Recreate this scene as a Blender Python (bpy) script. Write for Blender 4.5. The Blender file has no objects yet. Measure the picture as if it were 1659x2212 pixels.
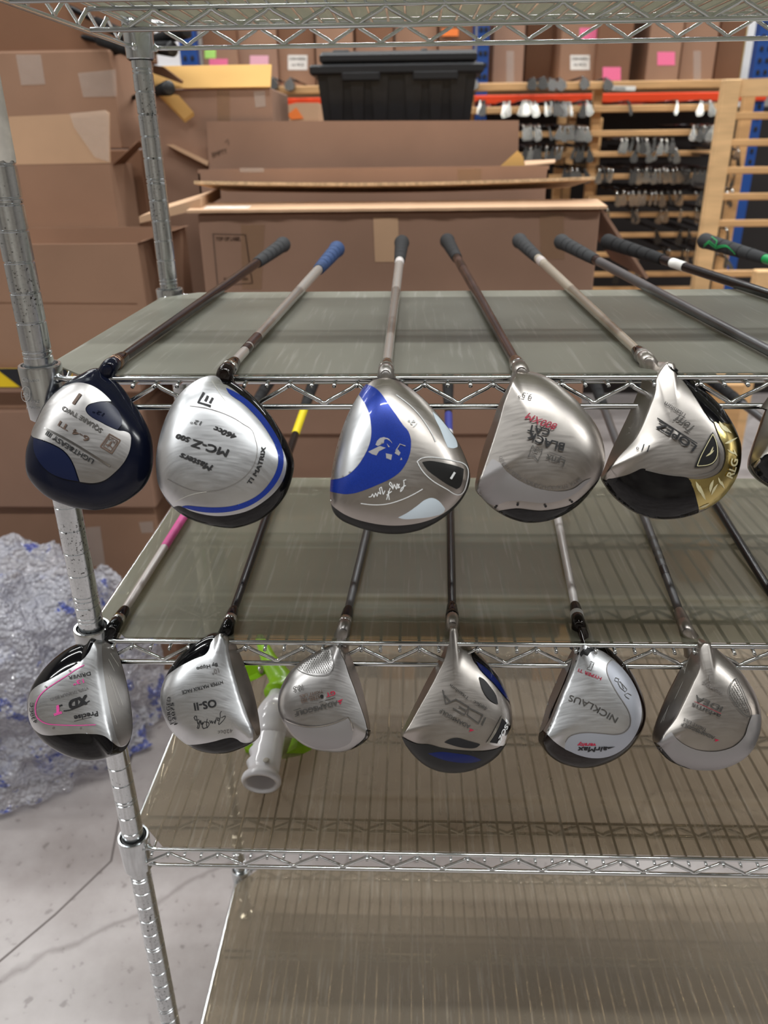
import bpy, bmesh, math, random
from mathutils import Vector, Matrix, noise
from mathutils.geometry import delaunay_2d_cdt
random.seed(7)
scene = bpy.context.scene
COL = scene.collection

# ------------------------------------------------------------ camera
FPX = 1695.37                       # focal length in pixels of a 1659 x 2212 frame
CAM = Vector((0.33699, -0.69298, 1.43431))
_p, _y, _r = math.radians(24.877), math.radians(-2.108), math.radians(-0.716)
FWD = Vector((math.sin(_y)*math.cos(_p), math.cos(_y)*math.cos(_p), -math.sin(_p)))
_right = Vector((math.cos(_y), -math.sin(_y), 0)); _up = _right.cross(FWD)
RIGHT = _right*math.cos(_r) + _up*math.sin(_r)
UP = _up*math.cos(_r) - _right*math.sin(_r)
cd = bpy.data.cameras.new('camera'); cam = bpy.data.objects.new('camera', cd); COL.objects.link(cam)
cd.sensor_fit = 'HORIZONTAL'; cd.sensor_width = 36.0; cd.lens = 36.0*FPX/1659.0
cd.clip_start = 0.02; cd.clip_end = 60
cd.dof.use_dof = True; cd.dof.focus_distance = 0.76; cd.dof.aperture_fstop = 8.5
cam.matrix_world = Matrix(((RIGHT.x, UP.x, -FWD.x, CAM.x), (RIGHT.y, UP.y, -FWD.y, CAM.y), (RIGHT.z, UP.z, -FWD.z, CAM.z), (0, 0, 0, 1)))
scene.camera = cam

# ------------------------------------------------------------ world, exposure
world = bpy.data.worlds.new('world'); scene.world = world; world.use_nodes = True
world.node_tree.nodes['Background'].inputs[0].default_value = (0.85, 0.87, 0.9, 1)
world.node_tree.nodes['Background'].inputs[1].default_value = 0.25
scene.view_settings.view_transform = 'Standard'
scene.view_settings.look = 'None'
scene.view_settings.exposure = -0.10
scene.view_settings.gamma = 1.0
scene.view_settings.use_curve_mapping = False
LAMP_W = 74.0                       # watts of one ceiling strip
LAMP_COL = (0.985, 1.0, 0.985)

# ------------------------------------------------------------ helpers
def ray(x, y): return FWD + RIGHT*((x-829.5)/FPX) - UP*((y-1106)/FPX)
def atY(x, y, Y): d = ray(x, y); return CAM + d*((Y-CAM.y)/d.y)
def atZ(x, y, Z): d = ray(x, y); return CAM + d*((Z-CAM.z)/d.z)

class MB:
    """collects shapes, builds ONE mesh object"""
    def __init__(s): s.v = []; s.f = []; s.m = []
    def add(s, vs, fs, mi=0):
        o = len(s.v); s.v += [Vector(v) for v in vs]; s.f += [tuple(i+o for i in f) for f in fs]; s.m += [mi]*len(fs); return s
    def box(s, a, b, mi=0):
        x0, y0, z0 = a; x1, y1, z1 = b
        return s.add([(x0,y0,z0),(x1,y0,z0),(x1,y1,z0),(x0,y1,z0),(x0,y0,z1),(x1,y0,z1),(x1,y1,z1),(x0,y1,z1)],
            [(3,2,1,0),(4,5,6,7),(0,1,5,4),(1,2,6,5),(2,3,7,6),(3,0,4,7)], mi)
    def bbox(s, a, b, bv, mi=0):
        """box with bevelled vertical and horizontal edges (cheap chamfer)"""
        bm = bmesh.new(); bmesh.ops.create_cube(bm, size=1)
        a, b = Vector(a), Vector(b); c = (a+b)/2; d = b-a
        for v in bm.verts: v.co = Vector((v.co.x*d.x, v.co.y*d.y, v.co.z*d.z))+c
        bmesh.ops.bevel(bm, geom=bm.edges[:], offset=bv, segments=1, affect='EDGES')
        bm.verts.index_update()
        s.add([v.co.copy() for v in bm.verts], [tuple(v.index for v in f.verts) for f in bm.faces], mi); bm.free(); return s
    def slab(s, p, q, r_, t, mi=0):
        """board: corner p, edge vectors q and r_, thickness vector t"""
        p, q, r_, t = map(Vector, (p, q, r_, t))
        return s.add([p, p+q, p+q+r_, p+r_, p+t, p+q+t, p+q+r_+t, p+r_+t],
            [(3,2,1,0),(4,5,6,7),(0,1,5,4),(1,2,6,5),(2,3,7,6),(3,0,4,7)], mi)
    def tube(s, pts, rad, n=10, caps=True, mi=0):
        pts = [Vector(p) for p in pts]; k = len(pts)
        if not isinstance(rad, (list, tuple)): rad = [rad]*k
        up = None; rings = []
        for i in range(k):
            d = (pts[min(i+1, k-1)]-pts[max(i-1, 0)]).normalized()
            if up is None:
                up = Vector((0, 0, 1)) if abs(d.z) < .9 else Vector((1, 0, 0))
            a = d.cross(up); a.normalize(); b = a.cross(d); up = b
            rings.append([pts[i]+(a*math.cos(2*math.pi*j/n)+b*math.sin(2*math.pi*j/n))*rad[i] for j in range(n)])
        vs = [v for r_ in rings for v in r_]
        fs = [(i*n+j, i*n+(j+1) % n, (i+1)*n+(j+1) % n, (i+1)*n+j) for i in range(k-1) for j in range(n)]
        fs = [f[::-1] for f in fs]
        if caps: fs += [tuple(range(n)), tuple(range((k-1)*n, k*n))[::-1]]
        return s.add(vs, fs, mi)
    def lathe(s, prof, c=(0,0,0), n=24, mi=0, caps=True):
        """prof: (radius, z) going up, around +Z at c"""
        c = Vector(c); k = len(prof)
        vs = [c+Vector((r_*math.cos(2*math.pi*j/n), r_*math.sin(2*math.pi*j/n), z)) for r_, z in prof for j in range(n)]
        fs = [(i*n+j, i*n+(j+1) % n, (i+1)*n+(j+1) % n, (i+1)*n+j) for i in range(k-1) for j in range(n)]
        if caps: fs += [tuple(range(n))[::-1], tuple(range((k-1)*n, k*n))]
        return s.add(vs, fs, mi)
    def prism(s, poly, t, mi=0):
        """poly: 3D outline, extruded by vector t"""
        poly = [Vector(p) for p in poly]; t = Vector(t); n = len(poly)
        return s.add(poly+[p+t for p in poly], [tuple(range(n))[::-1], tuple(range(n, 2*n))]+[(i, (i+1) % n, n+(i+1) % n, n+i) for i in range(n)], mi)
    def build(s, name, mat, parent=None, origin=None, smooth=False, kind=None):
        if origin is None: origin = ORI.get(parent.name, Vector()) if parent else Vector()
        me = bpy.data.meshes.new(name)
        me.from_pydata([v-origin for v in s.v], [], s.f); me.validate(); me.update()
        for m in (mat if isinstance(mat, (list, tuple)) else [mat]): me.materials.append(m)
        if isinstance(mat, (list, tuple)) and len(me.polygons) == len(s.m): me.polygons.foreach_set('material_index', s.m)
        if smooth: me.polygons.foreach_set('use_smooth', [True]*len(me.polygons))
        o = bpy.data.objects.new(name, me); COL.objects.link(o)
        if parent: o.parent = parent; ORI[o.name] = origin.copy()
        else: o.location = origin
        if kind: o['kind'] = kind
        return o
ORI = {}
def autosmooth(o, deg=35):
    bm = bmesh.new(); bm.from_mesh(o.data); lim = math.radians(deg)
    for f in bm.faces: f.smooth = True
    for e in bm.edges: e.smooth = len(e.link_faces) == 2 and e.calc_face_angle(0) < lim
    bm.to_mesh(o.data); bm.free(); return o
def tag(o, label=None, cat=None, group=None, kind=None):
    if label: o['label'] = label
    if cat: o['category'] = cat
    if group: o['group'] = group
    if kind: o['kind'] = kind
    return o
def thing(name, loc, label=None, cat=None, group=None):
    o = bpy.data.objects.new(name, None); COL.objects.link(o); o.location = loc; o.empty_display_size = .05
    ORI[o.name] = Vector(loc); return tag(o, label, cat, group)
def top(mb, name, mat, origin, label, cat, group=None, smooth=False):
    """a thing that is one mesh, with its origin at its base"""
    o = mb.build(name, mat, None, Vector(origin), smooth); ORI[o.name] = Vector(origin); return tag(o, label, cat, group)
def struct(mb, name, mat, parent=None, smooth=False):
    o = mb.build(name, mat, parent, smooth=smooth)
    if not parent: o['kind'] = 'structure'; ORI[o.name] = Vector()
    return o

# ------------------------------------------------------------ materials
def mk(name, col, rough=.5, metal=0., var=0., vscale=8., bump=0., bscale=60., stretch=(1, 1, 1), spec=.5, coat=0., alpha=1., col2=None, trans=0., sheen=0.):
    m = bpy.data.materials.new(name); m.use_nodes = True; nt = m.node_tree; N = nt.nodes; L = nt.links
    b = N['Principled BSDF']
    b.inputs['Base Color'].default_value = (*col, 1); b.inputs['Roughness'].default_value = rough; b.inputs['Metallic'].default_value = metal
    b.inputs['Specular IOR Level'].default_value = spec; b.inputs['Coat Weight'].default_value = coat
    b.inputs['Coat Roughness'].default_value = .06; b.inputs['Alpha'].default_value = alpha; b.inputs['Transmission Weight'].default_value = trans
    if var or bump or col2:
        tc = N.new('ShaderNodeTexCoord'); mp = N.new('ShaderNodeMapping'); L.new(tc.outputs['Object'], mp.inputs[0]); mp.inputs['Scale'].default_value = stretch
    if var or col2:
        n = N.new('ShaderNodeTexNoise'); n.inputs['Scale'].default_value = vscale; n.inputs['Detail'].default_value = 4; L.new(mp.outputs[0], n.inputs['Vector'])
        r_ = N.new('ShaderNodeValToRGB'); L.new(n.outputs['Fac'], r_.inputs[0])
        c2 = col2 or tuple(max(0, c*(1-var)) for c in col); c1 = col if col2 else tuple(min(1, c*(1+var)) for c in col)
        r_.color_ramp.elements[0].position = .32; r_.color_ramp.elements[1].position = .68
        r_.color_ramp.elements[0].color = (*c2, 1); r_.color_ramp.elements[1].color = (*c1, 1)
        L.new(r_.outputs[0], b.inputs['Base Color'])
    if bump:
        n2 = N.new('ShaderNodeTexNoise'); n2.inputs['Scale'].default_value = bscale; n2.inputs['Detail'].default_value = 5; L.new(mp.outputs[0], n2.inputs['Vector'])
        bp = N.new('ShaderNodeBump'); bp.inputs['Strength'].default_value = bump; bp.inputs['Distance'].default_value = .002
        L.new(n2.outputs['Fac'], bp.inputs['Height']); L.new(bp.outputs[0], b.inputs['Normal'])
    return m
M = {}
M['zinc'] = mk('zinc_plate', (.70, .73, .75), .2, 1., var=.10, vscale=40)
M['rail'] = mk('bright_zinc_wire', (.80, .83, .84), .18, 1.)
def post_mat():
    m = mk('speckled_zinc_post', (.72, .75, .77), .22, 1.); nt = m.node_tree; N = nt.nodes; L = nt.links; b = N['Principled BSDF']
    tc = N.new('ShaderNodeTexCoord')
    n = N.new('ShaderNodeTexNoise'); n.inputs['Scale'].default_value = 420; n.inputs['Detail'].default_value = 2; L.new(tc.outputs['Object'], n.inputs['Vector'])
    n2 = N.new('ShaderNodeTexNoise'); n2.inputs['Scale'].default_value = 9; L.new(tc.outputs['Object'], n2.inputs['Vector'])
    a = N.new('ShaderNodeMath'); a.operation = 'MULTIPLY_ADD'; a.inputs[1].default_value = .5; L.new(n2.outputs['Fac'], a.inputs[0]); L.new(n.outputs['Fac'], a.inputs[2])
    r_ = N.new('ShaderNodeValToRGB'); e = r_.color_ramp.elements
    e[0].position = .60; e[0].color = (.74, .77, .79, 1); e[1].position = .98; e[1].color = (.10, .095, .09, 1)
    e2 = e.new(.90); e2.color = (.66, .69, .71, 1)
    L.new(a.outputs[0], r_.inputs[0]); L.new(r_.outputs[0], b.inputs['Base Color'])
    r2 = N.new('ShaderNodeMapRange'); L.new(n2.outputs['Fac'], r2.inputs[0]); r2.inputs[1].default_value = .3; r2.inputs[2].default_value = .7; r2.inputs[3].default_value = .17; r2.inputs[4].default_value = .24
    L.new(r2.outputs[0], b.inputs['Roughness']); return m
M['post'] = post_mat()
def steel(name, col, rough, sc=(1, 14, 1), scr=.12):
    m = mk(name, col, rough, 1.); nt = m.node_tree; N = nt.nodes; L = nt.links; b = N['Principled BSDF']
    tc = N.new('ShaderNodeTexCoord'); mp = N.new('ShaderNodeMapping'); L.new(tc.outputs['Object'], mp.inputs[0])
    mp.inputs['Rotation'].default_value = (.4, .3, .5); mp.inputs['Scale'].default_value = sc
    n = N.new('ShaderNodeTexNoise'); n.inputs['Scale'].default_value = 60; n.inputs['Detail'].default_value = 6; L.new(mp.outputs[0], n.inputs['Vector'])
    n2 = N.new('ShaderNodeTexNoise'); n2.inputs['Scale'].default_value = 24; n2.inputs['Detail'].default_value = 4; L.new(tc.outputs['Object'], n2.inputs['Vector'])
    r2 = N.new('ShaderNodeMapRange'); L.new(n.outputs['Fac'], r2.inputs[0]); r2.inputs[1].default_value = .3; r2.inputs[2].default_value = .7; r2.inputs[3].default_value = rough-.04; r2.inputs[4].default_value = rough+.04
    L.new(r2.outputs[0], b.inputs['Roughness'])
    r_ = N.new('ShaderNodeValToRGB'); e = r_.color_ramp.elements; e[0].position = .3; e[1].position = .7
    e[0].color = (*[c*(1-scr) for c in col], 1); e[1].color = (*[min(1, c*(1+scr)) for c in col], 1)
    L.new(n2.outputs['Fac'], r_.inputs[0]); L.new(r_.outputs[0], b.inputs['Base Color'])
    return m
M['steel'] = steel('brushed_steel', (.51, .495, .49), .36)
M['steel_lt'] = steel('bright_brushed_steel', (.70, .71, .73), .36)
M['steel_wm'] = steel('warm_satin_steel', (.50, .465, .435), .35)
M['steel_pol'] = mk('polished_steel', (.70, .68, .66), .2, 1.)
M['steel_dk'] = steel('gunmetal_steel', (.42, .40, .385), .36)
M['steel_face'] = steel('club_face_steel', (.34, .31, .285), .38)
M['satin'] = mk('satin_grey', (.40, .385, .39), .5, .75)
M['satin_blue'] = mk('satin_blue_grey', (.44, .46, .52), .45, .55)
M['navy'] = mk('navy_lacquer', (.006, .008, .020), .16, spec=.35)
M['navy_deep'] = mk('navy_inlay', (.008, .013, .045), .3, spec=.3)
M['black_gl'] = mk('black_gloss', (.004, .004, .005), .08, spec=.4)
M['black_brown'] = mk('dark_brown_gloss', (.010, .006, .005), .1, spec=.45)
M['black_ink'] = mk('black_ink', (.012, .012, .014), .5)
M['grey_ink'] = mk('worn_grey_ink', (.16, .15, .15), .5)
M['lt_groove'] = mk('pale_groove', (.78, .77, .72), .35, .6)
M['engrave'] = mk('engraved_dark', (.10, .095, .09), .45, .5)
M['engrave_lt'] = mk('engraved_soft', (.27, .25, .24), .45, .7)
M['bronze'] = mk('bronze_ink', (.14, .085, .06), .45)
M['blue'] = mk('metallic_blue', (.012, .045, .36), .32, .35, var=.12, vscale=900, coat=.4)
M['blue_dk'] = mk('deep_blue_gloss', (.006, .014, .10), .14, spec=.4)
M['ice'] = mk('pale_ice_blue', (.72, .83, .92), .35)
M['white_ink'] = mk('white_ink', (.85, .87, .88), .45)
M['red_ink'] = mk('crimson_ink', (.45, .012, .05), .45)
M['pink'] = mk('pink_ink', (.75, .09, .35), .4)
M['gold'] = mk('gold_plate', (.62, .50, .20), .22, 1.)
M['cream_gold'] = mk('cream_gold', (.80, .74, .46), .4, .3)
M['charcoal'] = mk('charcoal_badge', (.018, .018, .018), .35, spec=.35)
M['chrome'] = mk('chrome', (.78, .78, .77), .12, 1.)
M['rubber'] = mk('black_rubber', (.014, .014, .015), .8, var=.2, vscale=60, bump=.3, bscale=500, spec=.2)
M['rubber_gr'] = mk('grey_rubber', (.030, .031, .033), .8, bump=.3, bscale=500, spec=.2)
M['rubber_bl'] = mk('blue_rubber', (.016, .045, .13), .7, bump=.3, bscale=500, spec=.25)
M['sh_dark'] = mk('dark_maroon_shaft', (.014, .008, .008), .22, spec=.4)
M['sh_black'] = mk('black_shaft', (.006, .006, .007), .22, spec=.35)
M['sh_grey'] = mk('grey_graphite_shaft', (.115, .118, .125), .3, .5)
M['sh_silver'] = mk('silver_shaft', (.56, .54, .51), .22, .45)
M['sh_champ'] = mk('champagne_shaft', (.56, .51, .42), .24, .4)
M['sh_maroon'] = mk('maroon_graphite_shaft', (.06, .032, .028), .25, .4, var=.4, vscale=18, stretch=(1, 1, 1))
M['sh_pearl'] = mk('pearl_white_shaft', (.62, .57, .55), .3, .25)
M['sh_white'] = mk('white_shaft', (.74, .71, .70), .28, .2)
M['yellow'] = mk('yellow_paint', (.85, .68, .01), .4)
M['green_ink'] = mk('green_paint', (.0, .27, .07), .35)
M['shaft_blue'] = mk('blue_shaft_paint', (.03, .05, .30), .3)
M['copper'] = mk('bronze_trim', (.30, .19, .13), .25, .9)
def card(name, col, v=.10):
    m = mk(name, col, .8, var=v, vscale=3.2, spec=.2); nt = m.node_tree; N = nt.nodes; L = nt.links; b = N['Principled BSDF']
    tc = N.new('ShaderNodeTexCoord'); w = N.new('ShaderNodeTexWave'); w.inputs['Scale'].default_value = 60; w.inputs['Distortion'].default_value = .6
    L.new(tc.outputs['Object'], w.inputs['Vector']); bp = N.new('ShaderNodeBump'); bp.inputs['Strength'].default_value = .06; bp.inputs['Distance'].default_value = .001
    L.new(w.outputs['Fac'], bp.inputs['Height']); L.new(bp.outputs[0], b.inputs['Normal']); return m
M['card'] = card('cardboard', (.315, .185, .122))
M['card_b'] = card('cardboard_rosy', (.31, .187, .132))
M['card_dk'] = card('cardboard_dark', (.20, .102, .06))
M['card_lt'] = card('cardboard_pale', (.55, .355, .225))
M['card_yel'] = card('cardboard_honey_lit', (.72, .43, .15))  # honey card; on the folded flap the tone stands in for warm light
M['card_edge'] = mk('cardboard_edge', (.66, .47, .29), .85, var=.25, vscale=90, spec=.1)
M['tape'] = mk('brown_tape', (.36, .21, .12), .22, alpha=.45, coat=.4)
M['tape_clear'] = mk('clear_tape', (.75, .68, .62), .14, alpha=.30, coat=.6, bump=.6, bscale=60)
M['paper'] = mk('white_paper', (.80, .78, .74), .7)
M['label_old'] = mk('weathered_label', (.62, .58, .52), .7, var=.2, vscale=50)
M['post_pink'] = mk('pink_note', (.85, .17, .33), .6)
M['post_rose'] = mk('pale_pink_note', (.80, .42, .52), .6)
M['post_green'] = mk('lime_note', (.45, .80, .18), .6)
M['post_orange'] = mk('orange_note', (.90, .22, .04), .6)
def wood(name, col):
    m = mk(name, col, .55, var=.16, vscale=5, stretch=(1, 1, 7), bump=.1, bscale=40); return m
M['wood'] = wood('pine_wood', (.60, .345, .15))
M['wood_lt'] = wood('pale_pine_wood', (.68, .43, .21))
M['blacktub'] = mk('black_tub_plastic', (.011, .011, .013), .42, bump=.15, bscale=200)
M['blue_steel'] = mk('blue_rack_paint', (.010, .060, .26), .4)
M['orange_steel'] = mk('orange_rack_paint', (.70, .055, .012), .35)
M['dark_hole'] = mk('dark_slot', (.01, .01, .012), .8)
M['green_pl'] = mk('lime_plastic', (.33, .68, .01), .3, coat=.3)
M['white_pl'] = mk('white_plastic', (.90, .89, .94), .14, coat=.4)
M['blackpl'] = mk('black_plastic', (.012, .012, .013), .4)
M['haz_y'] = mk('hazard_yellow', (.86, .60, .01), .5)
M['haz_k'] = mk('hazard_black', (.012, .013, .018), .5)
M['iron'] = mk('iron_head_metal', (.42, .40, .37), .16, 1.)
M['iron_dk'] = mk('iron_head_dark', (.07, .066, .062), .25, .9)
M['wall'] = mk('painted_wall', (.24, .22, .20), .8, var=.05, vscale=1.5)
M['ceil'] = mk('dark_roof_deck', (.11, .108, .105), .8, var=.1, vscale=.8)
M['wall_f'] = mk('mottled_tan_wall', (.44, .41, .36), .8, col2=(.15, .125, .10), vscale=.8)  # unseen wall; dark mottling added to vary reflections in the metal heads
M['wall_hi'] = mk('white_panel', (.86, .86, .88), .6)
M['lamp_body'] = mk('lamp_housing', (.8, .8, .8), .5)
# ------------------------------------------------------------ concrete, liner, wrap materials
def concrete():
    m = mk('polished_concrete', (.46, .41, .40), .38, spec=.4); nt = m.node_tree; N = nt.nodes; L = nt.links; b = N['Principled BSDF']
    tc = N.new('ShaderNodeTexCoord')
    def nz(s, d, r_=.5):
        n = N.new('ShaderNodeTexNoise'); n.inputs['Scale'].default_value = s; n.inputs['Detail'].default_value = d; n.inputs['Roughness'].default_value = r_; L.new(tc.outputs['Object'], n.inputs['Vector']); return n
    a = nz(2.6, 8, .62); r1 = N.new('ShaderNodeValToRGB'); L.new(a.outputs['Fac'], r1.inputs[0]); e = r1.color_ramp.elements
    e[0].position = .30; e[0].color = (.25, .215, .205, 1); e[1].position = .66; e[1].color = (.45, .415, .41, 1)
    c = nz(42, 3); r2 = N.new('ShaderNodeValToRGB'); L.new(c.outputs['Fac'], r2.inputs[0]); e = r2.color_ramp.elements
    e[0].position = .30; e[0].color = (.28, .25, .24, 1); e[1].position = .37; e[1].color = (1, 1, 1, 1)
    v = N.new('ShaderNodeTexVoronoi'); v.feature = 'DISTANCE_TO_EDGE'; v.inputs['Scale'].default_value = 1.1
    w = nz(5, 4); mxv = N.new('ShaderNodeMixRGB'); mxv.inputs[0].default_value = .10; L.new(tc.outputs['Object'], mxv.inputs[1]); L.new(w.outputs['Color'], mxv.inputs[2]); L.new(mxv.outputs[0], v.inputs['Vector'])
    r3 = N.new('ShaderNodeValToRGB'); L.new(v.outputs['Distance'], r3.inputs[0]); e = r3.color_ramp.elements
    e[0].position = .0; e[0].color = (.45, .42, .41, 1); e[1].position = .008; e[1].color = (1, 1, 1, 1)
    m1 = N.new('ShaderNodeMixRGB'); m1.blend_type = 'MULTIPLY'; m1.inputs[0].default_value = .45; L.new(r1.outputs[0], m1.inputs[1]); L.new(r2.outputs[0], m1.inputs[2])
    m2 = N.new('ShaderNodeMixRGB'); m2.blend_type = 'MULTIPLY'; m2.inputs[0].default_value = .6; L.new(m1.outputs[0], m2.inputs[1]); L.new(r3.outputs[0], m2.inputs[2])
    L.new(m2.outputs[0], b.inputs['Base Color']); return m
M['concrete'] = concrete()
def liner_mat(name, dens, tint, refl):
    """smoky plastic sheet: part clear, part milky, with scratches"""
    m = bpy.data.materials.new(name); m.use_nodes = True; nt = m.node_tree; N = nt.nodes; L = nt.links; b = N['Principled BSDF']; out = N['Material Output']
    tc = N.new('ShaderNodeTexCoord')
    n = N.new('ShaderNodeTexNoise'); n.inputs['Scale'].default_value = 6; n.inputs['Detail'].default_value = 6; L.new(tc.outputs['Object'], n.inputs['Vector'])
    r_ = N.new('ShaderNodeValToRGB'); e = r_.color_ramp.elements; e[0].position = .3; e[1].position = .7
    e[0].color = (*[c*.80 for c in refl], 1); e[1].color = (*[c*1.12 for c in refl], 1); L.new(n.outputs['Fac'], r_.inputs[0])
    mp = N.new('ShaderNodeMapping'); mp.inputs['Scale'].default_value = (60, 3.2, 1); mp.inputs['Rotation'].default_value = (0, 0, .06); L.new(tc.outputs['Object'], mp.inputs[0])
    s = N.new('ShaderNodeTexNoise'); s.inputs['Scale'].default_value = 3.; s.inputs['Detail'].default_value = 5; L.new(mp.outputs[0], s.inputs['Vector'])
    rs = N.new('ShaderNodeValToRGB'); e = rs.color_ramp.elements; e[0].position = .56; e[0].color = (0, 0, 0, 1); e[1].position = .74; e[1].color = (.6, .6, .6, 1); L.new(s.outputs['Fac'], rs.inputs[0])
    mx = N.new('ShaderNodeMixRGB'); mx.inputs[2].default_value = (.62, .61, .57, 1); L.new(rs.outputs[0], mx.inputs[0]); L.new(r_.outputs[0], mx.inputs[1])
    L.new(mx.outputs[0], b.inputs['Base Color']); b.inputs['Roughness'].default_value = .27; b.inputs['Specular IOR Level'].default_value = .55
    rr = N.new('ShaderNodeMapRange'); L.new(n.outputs['Fac'], rr.inputs[0]); rr.inputs[1].default_value = .3; rr.inputs[2].default_value = .7; rr.inputs[3].default_value = .31; rr.inputs[4].default_value = .40; L.new(rr.outputs[0], b.inputs['Roughness'])
    t = N.new('ShaderNodeBsdfTransparent'); t.inputs[0].default_value = (*tint, 1)
    tl = N.new('ShaderNodeBsdfTranslucent'); tl.inputs[0].default_value = (*[c*1.5 for c in refl], 1)
    m1 = N.new('ShaderNodeMixShader'); m1.inputs[0].default_value = .35; L.new(b.outputs[0], m1.inputs[1]); L.new(tl.outputs[0], m1.inputs[2])
    m2 = N.new('ShaderNodeMixShader'); m2.inputs[0].default_value = dens; L.new(t.outputs[0], m2.inputs[1]); L.new(m1.outputs[0], m2.inputs[2])
    L.new(m2.outputs[0], out.inputs[0]); return m
M['liner_a'] = liner_mat('smoky_liner_upper', .88, (.62, .60, .5), (.36, .36, .305))
M['liner_b'] = liner_mat('smoky_liner', .58, (.80, .77, .66), (.32, .315, .25))
M['liner_c'] = liner_mat('clear_brown_liner', .42, (.80, .73, .62), (.30, .265, .21))

# ------------------------------------------------------------ room shell
X0, X1, Y0, Y1, H = -5.0, 7.5, -4.6, 6.6, 4.9
struct(MB().box((X0, Y0, -.1), (X1, Y1, 0)), 'floor', M['concrete'])
struct(MB().box((X0, Y0, H), (X1, Y1, H+.1)), 'ceiling', M['ceil'])
struct(MB().box((X0, Y1, 0), (X1, Y1+.1, H)), 'wall_back', M['wall'])
struct(MB().box((X0, Y0-.1, 0), (X1, Y0, H)), 'wall_front', M['wall_f'])
struct(MB().box((X0-.1, Y0, 0), (X0, Y1, H)), 'wall_left', M['wall'])
struct(MB().box((X1, Y0, 0), (X1+.1, Y1, H)), 'wall_right', M['wall'])
def strip_lamp(x, y, ln, where):
    z = H-.42
    t = thing('strip_light', (x, y, z), 'long white LED strip lamp hanging %s' % where, 'lamp', 'ceiling strip lamps')
    MB().bbox((x-ln/2, y-.06, z), (x+ln/2, y+.06, z+.07), .012).build('housing', M['lamp_body'], t)
    for s in (-1, 1): MB().tube([(x+s*ln*.4, y, z+.07), (x+s*ln*.4, y, H)], .004, 6).build('hanger', M['zinc'], t)
    ld = bpy.data.lights.new('strip_glow', 'AREA'); ld.shape = 'RECTANGLE'; ld.size = ln; ld.size_y = .11; ld.energy = LAMP_W; ld.color = LAMP_COL
    lo = bpy.data.objects.new('strip_glow', ld); COL.objects.link(lo); lo.parent = t; lo.location = (0, 0, -.006)
for yy, wy in ((-1.25, 'over the camera'), (.95, 'over the wire shelving'), (3.0, 'over the cartons'), (5.1, 'over the pallet rack')):
    for xx, wx in ((-2.9, 'on the left'), (.6, 'in the middle'), (4.1, 'on the right')):
        strip_lamp(xx, yy, 2.6, wy+' '+wx)

flo = bpy.data.objects['floor']
for pa in (((262, 1745), (240, 1860), (120, 1975), (-40, 2110)), ((300, 1560), (270, 1700), (262, 1745))):
    ps = [atZ(x, y, 0) for x, y in pa]
    for a_, b_ in zip(ps[:-1], ps[1:]):
        dd = (b_-a_).normalized(); nn = Vector((-dd.y, dd.x, 0))*.0022
        MB().prism([a_-nn, b_-nn, b_+nn, a_+nn], (0, 0, .0006)).build('floor_joint', mk('joint_filler', (.12, .10, .095), .8), flo)
# ------------------------------------------------------------ wire shelving unit
D_ = .422; LEN = 1.18; RW = .0027; WW = .0021; WS = .020115
SH = {1: (1.5765, .249, 1), 2: (1.2485, .24906, 2), 3: (.9668, .20607, 1), 4: (.6647, .0651, 2), 5: (.118, .10, 0)}
TR = .0262
unit = thing('wire_shelving_unit', (0, 0, 0), 'zinc-plated wire shelving unit with grooved posts holding rows of golf drivers', 'shelving unit')
IN = .0254; ZR0 = 1.4
def post(x, y):
    prof = []; r0 = .0127
    zs = [ZR0-IN*k for k in range(56, -1, -1) if ZR0-IN*k > .03]+[ZR0+IN*k for k in range(1, 17)]
    g = []
    for z in zs:
        k = round((z-ZR0)/IN)
        g.append(z)
        if (k % 5 == 0 if k >= -15 else (-k-16) % 5 == 0): g.append(z-.0046)
    g.append(ZR0-IN*15.5); g.sort()
    prof.append((.017, 0)); prof.append((.017, .006)); prof.append((.010, .010)); prof.append((.010, .022)); prof.append((r0, .022))
    for z in g:
        prof += [(r0, z-.0011), (r0-.0011, z-.0004), (r0-.0011, z+.0004), (r0, z+.0011)]
    prof += [(r0, ZR0+.43), (r0-.002, ZR0+.433)]
    o = MB().lathe(prof, (x, y, 0), 28).build('post', M['post'], unit, smooth=True); autosmooth(o, 40); return o
posts = {}
for (x, y) in ((0, 0), (0, D_), (LEN, 0), (LEN, D_)): posts[(x, y)] = post(x, y)
# weathered tape left on the front post
mb = MB(); r_ = .0131
arc = [math.radians(a) for a in range(150, 400, 10)]
va = []
for i, a in enumerate(arc):
    zt = 1.5+.004*math.sin(i*2.1); zb = 1.4278+.0012*math.sin(i*1.7)
    va += [(r_*math.cos(a), r_*math.sin(a), zb), (r_*math.cos(a), r_*math.sin(a), zt)]
mb.add(va, [(2*i, 2*i+2, 2*i+3, 2*i+1) for i in range(len(arc)-1)]).build('tape_residue', M['label_old'], posts[(0, 0)], Vector(), smooth=True)
def zigzag(a, b, z0, z1, ph, n, out, pitch=WS*3):
    """points of a bent wire along a->b; ph = distance of a peak from a"""
    a, b = Vector(a), Vector(b); ln = (b-a).length; d = (b-a)/ln; pts = []
    h = pitch/2; k = math.floor((.012-ph)/h)+1
    while ph+k*h < ln-.01:
        t = ph+k*h; pk = (k % 2 == 0); z = z1 if pk else z0; s = -1 if pk else 1
        for dt, dz in ((-.0045, .0028), (-.0018, .0004), (.0018, .0004), (.0045, .0028)):
            p = a+d*(t+dt); pts.append((p.x+out[0], p.y+out[1], z+s*dz))
        k += 1
    return pts
wire_me = {}
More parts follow.
